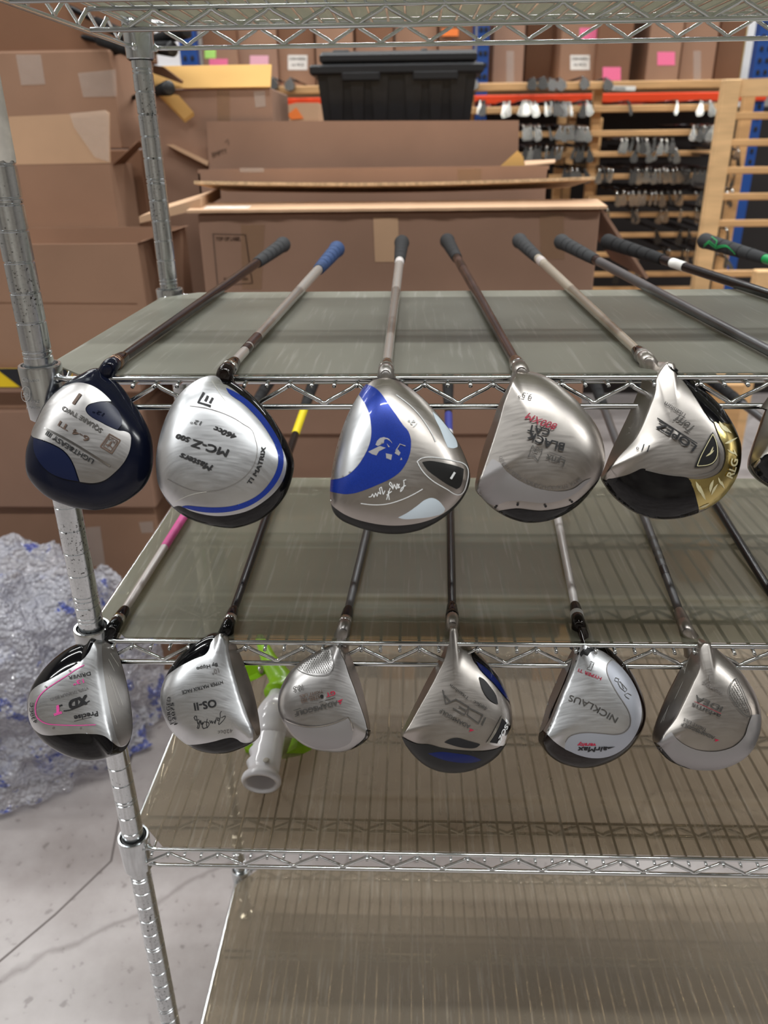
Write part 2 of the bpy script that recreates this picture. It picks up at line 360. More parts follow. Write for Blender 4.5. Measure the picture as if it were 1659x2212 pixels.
for s, (zr, xw, pk) in SH.items():
    sh = bpy.data.objects.new('shelf', None); COL.objects.link(sh); sh.parent = unit; sh.location = (0, 0, 0); ORI[sh.name] = Vector()
    zb = zr-TR
    def P(mb, nm, mat='rail', smooth=True): return mb.build(nm, M[mat], sh, Vector(), smooth)
    for y in (-.010, D_+.010):
        for z in (zr, zb): P(MB().tube([(.012, y*.6 if y < 0 else y-.004, z), (.03, y, z), (LEN-.03, y, z), (LEN-.012, y, z)], RW, 12), 'rail')
        P(MB().tube(zigzag((0, y, 0), (LEN, y, 0), zb+RW+WW*.2, zr-RW-WW*1.5, (xw+WS*(pk-1 if s == 2 else pk)) % (WS*3) if s != 2 else (xw-WS) % (WS*3), 0, (0, 0)), WW, 8), 'zigzag_wire')
    for x in (-.006, LEN+.006):
        for z in (zr, zb): P(MB().tube([(x*.3 if x < 0 else x, .012, z), (x, .03, z), (x, D_-.03, z), (x*.3 if x < 0 else x, D_-.012, z)], RW, 12), 'rail')
        P(MB().tube(zigzag((x, 0, 0), (x, D_, 0), zb+RW+WW*.2, zr-RW-WW*1.5, .03, 0, (0, 0)), WW, 8), 'zigzag_wire')
    for y in ((.075, .258) if s != 4 else (.047, .212)):
        P(MB().tube([(0, y, zb), (LEN, y, zb)], RW, 10), 'rail')
        P(MB().tube([(0, y, zr-.0075), (LEN, y, zr-.0075)], RW*.9, 10), 'rail')
        P(MB().tube(zigzag((0, y, 0), (LEN, y, 0), zb+.001, zr-.009, .1295 % (WS*3), 0, (0, 0)), WW*1.15, 8), 'zigzag_wire')
    wz = zr-RW-WW*.8
    if s not in wire_me:
        n0 = math.ceil((.022-xw)/WS)
        me = None; k = n0
        while xw+WS*k < LEN-.02:
            x = xw+WS*k
            if me is None:
                o = MB().tube([(0, -.0165, -.0012), (0, -.012, 0), (0, D_+.012, 0), (0, D_+.0165, -.0012)], WW*.86, 8).build('wire', M['rail'], sh, Vector(), True); me = o.data
            else:
                o = bpy.data.objects.new('wire', me); COL.objects.link(o); o.parent = sh
            o.location = (x, 0, wz); k += 1
    for (x, y) in posts:
        c = MB(); ro = .0190
        c.lathe([(.0142, -.040), (ro-.0025, -.040), (ro-.0015, -.039), (ro, .0085), (ro-.0008, .0105), (.0160, .0105), (.0150, .004), (.0142, -.001)], (x, y, zr+.001), 32, caps=False)
        co = P(c, 'collar', 'zinc'); autosmooth(co, 40)
        MB().lathe([(.0130, -.041), (.0146, -.041), (.0152, .008), (.0142, .0095), (.0130, .0095)], (x, y, zr+.001), 24, caps=False).build('sleeve', M['blackpl'], co, Vector(), True)
        for (wx, wy) in ((math.copysign(1, LEN/2-x), 0), (0, math.copysign(1, D_/2-y))):
            for z in (zr, zb):
                off = (-.006 if y < .1 else .004) if wx else 0
                MB().lathe([(.0, -.0045), (.0030, -.0036), (.0043, -.001), (.0040, .0015), (.0, .0045)], (x+wx*.0185+(0 if wx else (-.001 if x < .1 else .001)), y+wy*.0185+off, z), 10, caps=False).build('weld', M['rail'], co, Vector(), True)
# liners lie loose on the shelves
LW = {1: ('liner_a', 'smoky plastic liner on the top wire shelf, seen from below'), 2: ('liner_a', 'scuffed grey plastic liner under the upper row of drivers'),
      3: ('liner_b', 'smoky plastic liner under the lower row of drivers'), 4: ('liner_c', 'brownish see-through liner under the lime and white toy'), 5: ('liner_c', 'brownish liner on the lowest, empty wire shelf')}
for s, (mt, lab) in LW.items():
    z = SH[s][0]+RW+.0002; x0, x1, y0, y1, c = -.004, LEN+.004, -.0085, D_+.009, .042
    out = [(x0+c, y0, z), (x1-c, y0, z), (x1, y0+c, z), (x1, y1-c, z), (x1-c, y1, z), (x0+c, y1, z), (x0, y1-c, z), (x0, y0+c, z)]
    top(MB().prism(out, (0, 0, .0014)), 'shelf_liner', M[mt], (LEN/2, D_/2, z), lab, 'shelf liner')
def ztop(s): return SH[s][0]+RW+.0016
# ------------------------------------------------------------ marks that follow a surface
# a mapper turns a point of the drawing plane (pixels of the 1659 x 2212 frame) into (point, normal) on a real surface
def smooth_pts(pts, closed=True, sub=5, corner=55):
    P_ = [Vector(p) for p in pts]; n = len(P_); out = []
    def tg(i):
        if not closed and i in (0, n-1): return Vector((0, 0))
        a, b, c = P_[(i-1) % n], P_[i], P_[(i+1) % n]; u, v = b-a, c-b
        if u.length < 1e-6 or v.length < 1e-6: return Vector((0, 0))
        if math.degrees(u.angle(v)) > corner: return Vector((0, 0))
        return (u.normalized()+v.normalized()).normalized()
    for i in range(n if closed else n-1):
        a, b = P_[i], P_[(i+1) % n]; ln = (b-a).length; m0, m1 = tg(i)*ln, tg((i+1) % n)*ln
        for j in range(sub):
            t = j/sub; t2, t3 = t*t, t*t*t
            out.append(a*(2*t3-3*t2+1)+m0*(t3-2*t2+t)+b*(-2*t3+3*t2)+m1*(t3-t2))
    if not closed: out.append(P_[-1])
    return out
def inside(p, poly):
    c = False; n = len(poly); x, y = p; j = n-1
    for i in range(n):
        xi, yi = poly[i]; xj, yj = poly[j]
        if (yi > y) != (yj > y) and x < (xj-xi)*(y-yi)/(yj-yi)+xi: c = not c
        j = i
    return c
def poly_mb(mapper, pts, off, grid=7., sm=True, corner=55):
    b = smooth_pts(pts, True, 5, corner) if sm else [Vector(p) for p in pts]
    # densify long straight runs
    bb = []
    for i in range(len(b)):
        a, c = b[i], b[(i+1) % len(b)]; k = max(1, int((c-a).length/grid))
        bb += [a+(c-a)*(j/k) for j in range(k)]
    n = len(bb); vs = list(bb)
    x0, x1 = min(p.x for p in bb), max(p.x for p in bb); y0, y1 = min(p.y for p in bb), max(p.y for p in bb)
    poly = [(p.x, p.y) for p in bb]
    yy = y0+grid*.5; row = 0
    while yy < y1:
        xx = x0+grid*(.5 if row % 2 else .25)
        while xx < x1:
            if inside((xx, yy), poly): vs.append(Vector((xx, yy)))
            xx += grid
        yy += grid*.87; row += 1
    V, E_, F, *_ = delaunay_2d_cdt(vs, [(i, (i+1) % n) for i in range(n)], [], 1, 1e-4)
    mb = MB(); out = []
    for p in V:
        q, nr = mapper(p.x, p.y); out.append(q+nr*off)
    nn = mapper(sum(p.x for p in bb)/n, sum(p.y for p in bb)/n)[1]
    fs = []
    for f in F:
        a, b_, c = [out[i] for i in f[:3]]
        f = tuple(f); fs.append(f if (b_-a).cross(c-a).dot(nn) > 0 else f[::-1])
    return mb.add(out, fs)
def line_mb(mapper, pts, w, off, closed=False, sm=True, mb=None):
    b = smooth_pts(pts, closed, 5) if sm else [Vector(p) for p in pts]
    if closed: b = b+[b[0]]
    mb = mb or MB(); vs = []; k = len(b)
    for i in range(k):
        if closed: d = b[(i+1) % (k-1)]-b[(i-1) % (k-1)]
        else: d = b[min(i+1, k-1)]-b[max(i-1, 0)]
        d.normalize(); nrm = Vector((d.y, -d.x))*(w/2)
        for s in (1, -1):
            q = b[i]+nrm*s; c, nr = mapper(q.x, q.y); vs.append(c+nr*off)
    fs = [(2*i, 2*i+1, 2*i+3, 2*i+2) for i in range(k-1)]
    m = mapper(b[0].x, b[0].y)[1]
    a = vs[fs[0][0]]
    if (vs[fs[0][1]]-a).cross(vs[fs[0][3]]-a).dot(m) < 0: fs = [f[::-1] for f in fs]
    return mb.add(vs, fs)
_cap = {}
def glyphs(txt, bold, ital):
    cu = bpy.data.curves.new('t', 'FONT'); cu.body = txt; cu.size = 1; cu.resolution_u = 3; cu.shear = ital
    o = bpy.data.objects.new('t', cu); COL.objects.link(o)
    dg = bpy.context.evaluated_depsgraph_get(); me = bpy.data.meshes.new_from_object(o.evaluated_get(dg))
    vs = [v.co.copy() for v in me.vertices]; fs = [tuple(p.vertices) for p in me.polygons]
    bpy.data.objects.remove(o); bpy.data.curves.remove(cu); bpy.data.meshes.remove(me); return vs, fs
def text_mb(mapper, txt, path, h, off, bold=.0, ital=0.):
    """path: baseline from first to last letter; h: height of the capitals, same units"""
    if 'H' not in _cap: _cap['H'] = max(v.y for v in glyphs('H', 0, 0)[0])
    vs, fs = glyphs(txt, bold, ital); n0 = len(vs); b0, f0 = list(vs), list(fs)
    for dx, dy in ((1, 0), (0, 1), (1, 1)):
        e = max(.012, bold*1.6+.015); k_ = len(vs); vs = vs+[v+Vector((dx*e, dy*e, 0)) for v in b0]; fs = fs+[tuple(i+k_ for i in f) for f in f0]
    x0, x1 = min(v.x for v in vs), max(v.x for v in vs)
    P_ = [Vector(p) for p in path]
    if len(P_) > 2: P_ = smooth_pts(P_, False, 6)
    cum = [0]
    for i in range(len(P_)-1): cum.append(cum[-1]+(P_[i+1]-P_[i]).length)
    tot = cum[-1]; out = []
    for v in vs:
        t = (v.x-x0)/(x1-x0)*tot; i = 0
        while i < len(cum)-2 and cum[i+1] < t: i += 1
        d = (P_[i+1]-P_[i]).normalized(); p = P_[i]+d*(t-cum[i])+Vector((d.y, -d.x))*(v.y/_cap['H']*h)
        q, nr = mapper(p.x, p.y); out.append(q+nr*off)
    m = mapper(*P_[0])[1]; g = []
    for f in fs:
        a, b, c = [out[i] for i in f[:3]]; g.append(f if (b-a).cross(c-a).dot(m) > 0 else f[::-1])
    return MB().add(out, g)
def yplane(Y): return lambda x, y: (atY(x, y, Y), Vector((0, -1, 0)))
# ------------------------------------------------------------ golf clubs
class Head:
    """a wood's head: rounded sole towards -w, crown dome behind, outline traced in its own plane"""
    def __init__(s, tip, outline, z, roll=0., lean=32., hs=.021, hb=.040, edge=None, edge_h=.78, p=3.4, q=.62, c=None):
        ox, oy, k = z; s.px = lambda x, y: (ox+x/k, oy+y/k)
        n = Vector((0, -math.cos(math.radians(lean)), math.sin(math.radians(lean))))
        n = Matrix.Rotation(math.radians(roll), 3, 'Z') @ n
        s.n = n; s.tip = Vector(tip)
        s.eu = Vector((0, 0, 1)).cross(n).normalized(); s.eu = -s.eu if s.eu.x < 0 else s.eu
        s.ev = n.cross(s.eu).normalized()
        # right-handed: eu x ev = n
        if s.eu.cross(s.ev).dot(n) < 0: s.ev = -s.ev
        pl = [s.plane(*s.px(*q_)) for q_ in outline]
        s.c0 = sum(pl, Vector())/len(pl) if c is None else s.plane(*s.px(*c))
        s.hs, s.hb, s.p, s.q, s.eh = hs, hb, p, q, edge_h
        ol = smooth_pts([s.uv3(v) for v in pl], True, 6, 70)
        s.NA = 180; s.R = s.polar(ol)
        s.RE = [1.0]*s.NA
        if edge:
            ep = smooth_pts([s.uv3(s.plane(*s.px(*q_))) for q_ in edge], False, 6)
            for j in range(s.NA):
                a = 2*math.pi*j/s.NA; d = Vector((math.cos(a), math.sin(a))); best = None
                for i in range(len(ep)-1):
                    A, B = ep[i], ep[i+1]; e = B-A; den = d.x*e.y-d.y*e.x
                    if abs(den) < 1e-12: continue
                    t = (A.x*e.y-A.y*e.x)/den; u = (A.x*d.y-A.y*d.x)/den
                    if t > 0 and -1e-6 <= u <= 1+1e-6: best = t if best is None else max(best, t)
                if best: s.RE[j] = min(1.0, best/s.R[j])
            for _ in range(3): s.RE = [sum(s.RE[(j+k) % s.NA] for k in range(-3, 4))/7 for j in range(s.NA)]
    def plane(s, x, y): d = ray(x, y); return CAM+d*((s.tip-CAM).dot(s.n)/d.dot(s.n))
    def uv3(s, v): d = v-s.c0; return Vector((d.dot(s.eu), d.dot(s.ev)))
    def polar(s, ol):
        R = []
        for j in range(s.NA):
            a = 2*math.pi*j/s.NA; d = Vector((math.cos(a), math.sin(a))); best = 0
            for i in range(len(ol)):
                A, B = ol[i], ol[(i+1) % len(ol)]; e = B-A; den = d.x*e.y-d.y*e.x
                if abs(den) < 1e-12: continue
                t = (A.x*e.y-A.y*e.x)/den; u = (A.x*d.y-A.y*d.x)/den
                if t > 0 and -1e-6 <= u <= 1+1e-6: best = max(best, t)
            R.append(best or (R[-1] if R else .05))
        return R
    def at(s, tab, a):
        x = (a/(2*math.pi)*s.NA) % s.NA; i = int(x); f = x-i; return tab[i % s.NA]*(1-f)+tab[(i+1) % s.NA]*f
    def h(s, rho, re):
        rho = min(rho, 1.); dome = s.hs*max(0., 1-rho**s.p)**s.q
        if re > .995: return dome
        k = min(1., (1-re)/.05); k = k*k*(3-2*k); t = rho/re
        F = s.hs*(1-(1-s.eh)*t**2.6) if t < 1 else s.hs*s.eh*max(0., (1-rho)/(1-re))**.9
        return dome*(1-k)+F*k
    def w3(s, u, v, w): return s.c0+s.eu*u+s.ev*v+s.n*w
    def surf(s, u, v):
        a = math.atan2(v, u); rr = math.hypot(u, v); R = s.at(s.R, a); rho = rr/R
        if rho > .994: u *= .994/rho; v *= .994/rho; rho = .994
        return s.w3(u, v, s.h(rho, s.at(s.RE, a)))
    def map(s, x, y):
        """zoom coordinates -> point and normal on the sole"""
        q = s.uv3(s.plane(*s.px(x, y))); e = .0012
        # keep the drawing where the eye sees it: slide along the view ray to the domed surface
        d = ray(*s.px(x, y)); d = d.normalized()
        for _ in range(3):
            a = math.atan2(q.y, q.x); rho = math.hypot(q.x, q.y)/s.at(s.R, a); w = s.h(min(rho, .994), s.at(s.RE, a))
            base = s.plane(*s.px(x, y)); pt = base+d*(w/d.dot(s.n)); q = s.uv3(pt)
        P0 = s.surf(q.x, q.y); a = s.surf(q.x+e, q.y)-s.surf(q.x-e, q.y); b = s.surf(q.x, q.y+e)-s.surf(q.x, q.y-e)
        n = a.cross(b)
        n = n.normalized() if n.length > 1e-12 else s.n
        return P0, (n if n.dot(s.n) > 0 else -n)
    def mesh(s):
        rings = [.0]+[i/17 for i in range(1, 17)]; tv = []
        mb = MB(); NA = s.NA; vs = [s.w3(0, 0, s.h(0, 1))]
        fr = [.06, .14, .24, .34, .44, .54, .64, .73, .81, .88, .93, .965, .985, 1.0]; bk = [.12, .3, .5, .7, .85, .95, 1.]
        nf = len(fr)+len(bk)
        for i in range(nf):
            for j in range(NA):
                re = min(s.RE[j], .90); rho = fr[i]*re if i < len(fr) else re+(1-re)*bk[i-len(fr)]
                a = 2*math.pi*j/NA; R = s.R[j]; vs.append(s.w3(R*rho*math.cos(a), R*rho*math.sin(a), s.h(rho, s.RE[j])-.0007*(1-rho**10)))
        cr = [.985, .95, .88, .78, .65, .5, .3, .12]
        for rho in cr:
            for j in range(NA):
                a = 2*math.pi*j/NA; R = s.R[j]; vs.append(s.w3(R*rho*math.cos(a), R*rho*math.sin(a), -s.hb*(1-rho**2.4)**.62))
        vs.append(s.w3(0, 0, -s.hb))
        fs = [(0, 1+j, 1+(j+1) % NA) for j in range(NA)]; n = nf+len(cr); mi = [0]*NA
        for i in range(n-1):
            for j in range(NA):
                fs.append((1+i*NA+j, 1+(i+1)*NA+j, 1+(i+1)*NA+(j+1) % NA, 1+i*NA+(j+1) % NA)); mi.append(0 if i < nf-1 else 1)
        fs += [(1+(n-1)*NA+j, len(vs)-1, 1+(n-1)*NA+(j+1) % NA) for j in range(NA)]; mi += [1]*NA
        mb.add(vs, fs); mb.m = mi; return mb

def club(label, tip, butt, head=None, base='steel', crown='black_gl', sh='sh_black', grip='rubber', grip_len=.268, bands=(), ferrule=('black_gl', 'chrome'), neck=None, group=None, r_tip=.0044, r_butt=.0075, steps=False, fer_len=.030):
    tip, butt = Vector(tip), Vector(butt); d = (butt-tip).normalized(); L_ = (butt-tip).length
    t = thing('golf_driver', (tip.x, tip.y, tip.z), label, 'golf club', group)
    def rad(s): return r_tip+(r_butt-r_tip)*min(1, s/(L_-.25))
    pts, rs = [], []
    n = 16 if not steps else 24
    for i in range(n+1):
        s = -.012+(L_-.02+.012)*i/n; pts.append(tip+d*s); rs.append(rad(s))
    o = MB().tube(pts, rs, 16, False).build('shaft', M[sh], t, smooth=True)
    for (a, b, mt) in bands:
        MB().tube([tip+d*a, tip+d*b], [rad(a)+.00025, rad(b)+.00025], 16, False).build('shaft_band', M[mt], o, ORI[t.name], True)
    if ferrule:
        f = MB().tube([tip+d*s for s in (.004, .012, fer_len-.004, fer_len)], [.0066, .0068, rad(fer_len)+.0012, rad(fer_len)+.0003], 16, False).build('ferrule', M[ferrule[0]], t, smooth=True)
        if ferrule[1]: MB().tube([tip+d*s for s in (.004, .0115)], [.0070, .0071], 16).build('ferrule_ring', M[ferrule[1]], f, ORI[t.name], True)
    g0 = L_-grip_len
    prof = [(0, rad(g0)+.0008), (.004, rad(g0)+.0016), (.05, .0100), (.14, .0116), (.22, .0128), (grip_len-.012, .0140), (grip_len-.006, .0150), (grip_len-.001, .0148), (grip_len, .0120)]
    gp = MB().tube([tip+d*(g0+a) for a, _ in prof], [b for _, b in prof], 20).build('grip', M[grip], t, smooth=True); autosmooth(gp, 50)
    for a in (.05, .09, .13, .17, .21):
        rr = .0101+.0038*(a-.05)/.2
        MB().tube([tip+d*(g0+a), tip+d*(g0+a+.003)], rr+.0006, 20, False).build('grip_ring', M[grip], gp, ORI[t.name], True)
    hd = None
    if head:
        hd = head.mesh().build('club_head', [M[base], M[crown]], t, smooth=True)
        # hosel: tube from the shaft into the heel of the head
        hp = head.surf(*(head.uv3(head.plane(*head.px(*neck[0])))*.86)) if neck else head.c0
        hin = head.w3(*head.uv3(hp), -.008)
        cps = [tip+d*.006, tip-d*.006, tip.lerp(hin, .45)-d*.003, hin]
        MB().tube(smooth3(cps, 5), [.0066+(.0130-.0066)*(i/15)**2.2 for i in range(16)], 18, False).build('hosel', M[neck[1] if neck else base], hd, ORI[t.name], True)
    return t, hd
def smooth3(p, sub):
    p = [Vector(a) for a in p]; out = []
    for i in range(len(p)-1):
        a, b = p[i], p[i+1]; m0 = (p[i+1]-p[max(i-1, 0)])*.5; m1 = (p[min(i+2, len(p)-1)]-p[i])*.5
        for j in range(sub):
            t = j/sub; out.append(a*(2*t**3-3*t*t+1)+m0*(t**3-2*t*t+t)+b*(-2*t**3+3*t*t)+m1*(t**3-t*t))
    return out+[p[-1]]
class Dec:
    """adds painted panels, lines and lettering to a head"""
    def __init__(s, hd, head, root): s.o, s.h, s.t, s.k = hd, head, root, head.px(1, 0)[0]-head.px(0, 0)[0]; s.lay = 0
    def fin(s, mb, name, mat, smooth=True, label=None):
        o = mb.build(name, M[mat], s.o, ORI[s.t.name], smooth)
        if label: o['label'] = label
        return o
    def panel(s, pts, mat, name='painted_panel', lay=None, sm=True, corner=55, label=None):
        s.lay += 1; return s.fin(poly_mb(s.h.map, pts,   .00022+.00010*(s.lay if lay is None else lay), 5/s.k, sm, corner), name, mat, True, label)
    def line(s, pts, w, mat, name='painted_line', closed=False, sm=True, off=.0009): return s.fin(line_mb(s.h.map, pts, w, off, closed, sm), name, mat)
    def lines(s, polys, w, mat, name='line_emblem', sm=True, off=.0010):
        mb = MB()
        for p in polys: line_mb(s.h.map, p, w, off, False, sm, mb)
        return s.fin(mb, name, mat)
    def text(s, txt, path, h, mat, bold=0., ital=0., off=.0011): return s.fin(text_mb(s.h.map, txt, path, h, off, bold, ital), 'lettering', mat, False)
    def dot(s, x, y, r_, mat, name='dot'): return s.fin(poly_mb(s.h.map, [(x+r_*math.cos(a*math.pi/5), y+r_*math.sin(a*math.pi/5)) for a in range(10)], .0011, r_*.9, False), name, mat)
    def dots(s, poly, step, r_, mat, name='dimple_pattern'):
        mb = MB(); xs = [p[0] for p in poly]; ys = [p[1] for p in poly]; y = min(ys)+step*.5; k = 0
        while y < max(ys):
            x = min(xs)+step*(.5 if k % 2 else .1)
            while x < max(xs):
                if inside((x, y), poly):
                    c, nr = s.h.map(x, y); ring = []
                    for a in range(6):
                        q, n2 = s.h.map(x+r_*math.cos(a*math.pi/3), y+r_*math.sin(a*math.pi/3)); ring.append(q+n2*.0010)
                    o_ = ring[0]; f = tuple(range(6))
                    if (ring[1]-o_).cross(ring[2]-o_).dot(nr) < 0: f = f[::-1]
                    mb.add(ring, [f])
                x += step
            y += step*.85; k += 1
        o = s.fin(mb, name, mat, False); o['kind'] = 'stuff'; return o
# ------------------------------------------------------------ upper row
Z2S = ztop(2)+.0062; Z3S = ztop(3)+.0062
def tp(x, y, z): return atZ(x, y, z)
UG = 'drivers on the upper shelf'
# 1 navy and silver
tip = tp(243, 788, Z2S)
H1 = Head(tip, [(985,195),(1060,270),(1180,360),(1330,560),(1450,740),(1540,950),(1560,1150),(1540,1330),(1460,1500),(1330,1620),(1150,1720),(950,1770),(750,1760),(560,1710),(380,1630),(230,1500),(150,1380),(133,1200),(150,1070),(200,930),(270,750),(370,560),(480,440),(640,320),(800,230),(900,185)], (30,760,5.184), roll=4)
t, hd = club('navy golf driver with broad brushed-silver band on its sole, hanging beside the front post', tip, tp(612,528,Z2S+.004), H1, 'navy', 'navy', 'sh_dark', 'rubber_gr', ferrule=('black_brown','copper'), neck=((960,260),'navy'), group=UG)
d = Dec(hd, H1, t)
d.panel([(205,930),(270,770),(370,580),(500,440),(640,362),(740,347),(850,370),(960,430),(1050,510),(1090,555),(980,555),(900,570),(830,597),(803,640),(822,690),(880,740),(970,790),(1070,842),(1180,885),(1240,890),(1300,925),(1310,1000),(1290,1120),(1230,1240),(1130,1350),(1010,1440),(880,1470),(740,1455),(715,1380),(680,1280),(620,1170),(540,1090),(430,1030),(330,990),(260,970),(215,952)], 'steel', 'silver_panel')
d.panel([(995,562),(905,575),(838,602),(812,642),(830,688),(888,738),(980,786),(1075,838),(1160,870),(1210,800),(1190,700),(1110,600)], 'navy_deep', 'navy_inlay', lay=0)
d.panel([(225,965),(330,1000),(430,1042),(535,1102),(610,1180),(668,1285),(703,1385),(725,1450),(560,1420),(400,1350),(290,1240),(225,1100)], 'navy_deep', 'navy_inlay', lay=0)
d.line([(350,855),(600,985),(850,1135),(1080,1280)], 22, 'steel_pol', 'raised_ridge', off=.0012)
d.text('SQUARE TWO', [(1000,868),(800,735),(560,607)], 50, 'engrave', .012)
d.text('6-4 TI', [(855,960),(525,772)], 62, 'bronze', .0)
d.text('LIGHT&EASY III', [(905,1210),(640,1050),(385,885)], 52, 'black_ink', .01)
d.text('1', [(765,478),(700,455)], 128, 'bronze', .022, .25)
d.text('12°', [(1020,690),(895,640)], 40, 'navy', 0, .2, .0009)
d.line([(1072,922),(1192,992),(1098,1138),(972,1062)], 14, 'bronze', 'square_emblem', True)
d.line([(1075,948),(1165,1000),(1090,1112),(1003,1058)], 8, 'bronze', 'square_emblem', True)
d.text('LPGA', [(1165,1010),(1065,955)], 30, 'bronze', 0, 0)
d.lines([[(1105,1085),(1075,1050),(1030,1040)],[(1075,1050),(1095,1010),(1070,1030),(1050,1065)],[(1085,1020),(1100,1015)]], 10, 'bronze')
# 2 silver with blue stripe
tip = tp(491, 800, Z2S)
H2 = Head(tip, [(750,205),(870,250),(1000,330),(1150,460),(1290,620),(1420,820),(1510,1000),(1540,1130),(1520,1270),(1460,1440),(1370,1570),(1250,1680),(1100,1760),(900,1810),(750,1800),(600,1770),(450,1720),(330,1650),(230,1560),(150,1440),(105,1330),(85,1180),(85,1060),(110,900),(160,720),(230,560),(330,400),(450,290),(580,220),(680,200)], (320,770,4.879), roll=3, hs=.024)
t, hd = club('silver golf driver with curved blue stripe and dark skirt, second from the front post', tip, tp(728,538,Z2S+.004), H2, 'black_gl', 'black_gl', 'sh_silver', 'rubber_bl', ferrule=('black_brown','chrome'), neck=((770,240),'black_brown'), group=UG, bands=((.80,.83,'white_ink'),(.775,.80,'shaft_blue'),(.70,.775,'sh_white'),(.07,.085,'sh_dark'),(.09,.13,'sh_maroon')))
d = Dec(hd, H2, t)
d.panel([(745,225),(790,290),(830,305),(1000,435),(1150,580),(1290,750),(1390,930),(1450,1080),(1450,1200),(1410,1320),(1330,1430),(1200,1540),(1060,1620),(900,1665),(750,1680),(600,1665),(450,1625),(330,1572),(270,1585),(150,1430),(108,1330),(90,1180),(90,1060),(115,900),(165,720),(235,560),(335,405),(455,295),(585,225),(690,207)], 'steel_lt', 'silver_sole')
d.panel([(820,335),(900,370),(1050,470),(1200,620),(1320,790),(1400,950),(1425,1090),(1400,1230),(1320,1370),(1200,1490),(1050,1580),(880,1630),(720,1645),(560,1635),(430,1605),(355,1580),(400,1570),(520,1580),(700,1590),(880,1575),(1040,1525),(1170,1450),(1280,1330),(1350,1200),(1370,1080),(1340,950),(1260,800),(1140,640),(1000,500),(850,390)], 'blue', 'blue_stripe', lay=4)
d.line([(675,262),(740,370),(850,510),(960,620),(1040,720),(1090,775)], 7, 'lt_groove', 'groove')
d.line([(440,525),(600,545),(760,590),(900,650),(1010,720),(1090,775),(1130,880),(1150,970),(1130,1100),(1070,1210),(950,1320),(800,1390),(650,1420),(500,1415),(360,1370),(210,1290)], 6, 'engrave_lt', 'groove')
d.line([(290,1530),(400,1475),(520,1440),(620,1425)], 7, 'lt_groove', 'groove')
d.text('Masters', [(690,1150),(350,1012)], 66, 'black_ink', .02, .3)
d.line([(600,1165),(672,1195)], 9, 'black_ink', 'lettering')
d.text('MC-Z', [(860,985),(470,868)], 76, 'black_ink', .022, .1)
d.text('500', [(452,858),(308,812)], 50, 'black_ink', .025, .2)
d.text('460cc', [(940,825),(700,732)], 52, 'black_ink', .02, .3)
d.text('12°', [(572,688),(455,664)], 42, 'black_ink', 0, .25)
d.lines([[(592,385),(530,488),(662,528)],[(634,420),(604,478)],[(684,440),(652,497)]], 26, 'black_ink', 'bar_emblem', sm=False)
d.text('TI MATRIX', [(1078,1358),(1135,1275),(1185,1185),(1218,1085),(1240,958)], 44, 'black_ink', .025)
# 3 steel with blue band
tip = tp(834, 802, Z2S)
H3 = Head(tip, [(600,160),(690,145),(760,165),(850,220),(960,300),(1080,400),(1190,520),(1310,670),(1420,830),(1500,1000),(1540,1130),(1540,1240),(1490,1370),(1400,1490),(1290,1590),(1150,1680),(1000,1740),(830,1770),(650,1765),(480,1730),(330,1680),(210,1620),(140,1540),(115,1440),(112,1330),(125,1180),(150,1010),(200,800),(270,600),(350,430),(440,290),(530,200)], (690,780,4.74), hs=.025)
t, hd = club('steel golf driver with wide royal-blue band and pale blue wedges on its sole', tip, tp(868,524,Z2S+.004), H3, 'charcoal', 'black_gl', 'sh_silver', 'rubber', ferrule=('chrome','chrome'), neck=((680,190),'steel_dk'), group=UG, bands=((.66,.70,'sh_white'),))
d = Dec(hd, H3, t)
d.panel([(118,1450),(200,1530),(330,1600),(500,1650),(700,1680),(900,1675),(1080,1640),(1230,1580),(1370,1480),(1470,1360),(1525,1240),(1525,1130),(1490,1000),(1410,830),(1300,670),(1180,520),(1070,400),(950,300),(840,225),(750,190),(690,178),(600,185),(530,215),(440,300),(350,440),(270,610),(200,810),(150,1020),(125,1190),(115,1330)], 'steel_wm', 'steel_sole')
d.panel([(410,352),(465,440),(507,540),(527,650),(527,780),(497,890),(447,990),(377,1088),(290,1168),(200,1203),(122,1212),(150,1020),(200,810),(270,610),(350,440)], 'steel_lt', 'brushed_panel')
d.panel([(480,242),(540,260),(600,300),(660,370),(720,460),(790,560),(860,660),(910,720),(935,800),(935,900),(920,970),(880,1060),(820,1140),(720,1210),(600,1265),(480,1315),(350,1355),(250,1362),(115,1335),(118,1215),(200,1205),(290,1170),(380,1090),(450,990),(500,890),(530,780),(530,650),(510,540),(470,440),(410,350),(440,292)], 'blue', 'blue_band')
for p in ([(1155,520),(1210,570),(1280,650),(1350,740),(1400,820),(1412,880),(1370,895),(1310,885),(1275,800),(1230,690),(1180,590)], [(805,1600),(900,1550),(1000,1480),(1080,1420),(1150,1400),(1220,1430),(1285,1510),(1270,1545),(1150,1590),(1000,1610),(860,1615)]):
    d.panel(p, 'ice', 'pale_blue_wedge', lay=2)
d.line([(785,350),(860,405),(950,480),(1040,580),(1120,700),(1165,780),(1185,830)], 9, 'white_ink')
d.line([(425,1455),(560,1470),(700,1460),(850,1415),(960,1365),(1055,1310)], 9, 'white_ink')
d.line([(1000,1030),(1050,995),(1200,990),(1350,1020),(1480,1060),(1512,1110),(1500,1250),(1450,1355),(1400,1365),(1300,1310),(1150,1220),(1050,1120)], 9, 'white_ink', 'badge_outline', True)
d.panel([(1050,1035),(1120,1022),(1250,1040),(1400,1075),(1475,1105),(1465,1200),(1435,1290),(1400,1310),(1320,1270),(1200,1190),(1100,1110)], 'charcoal', 'dark_badge', lay=3)
d.line([(1378,1140),(1338,1206)], 22, 'white_ink', 'lettering', sm=False, off=.0014)
d.text('12°', [(1002,648),(940,578)], 46, 'white_ink', .02)
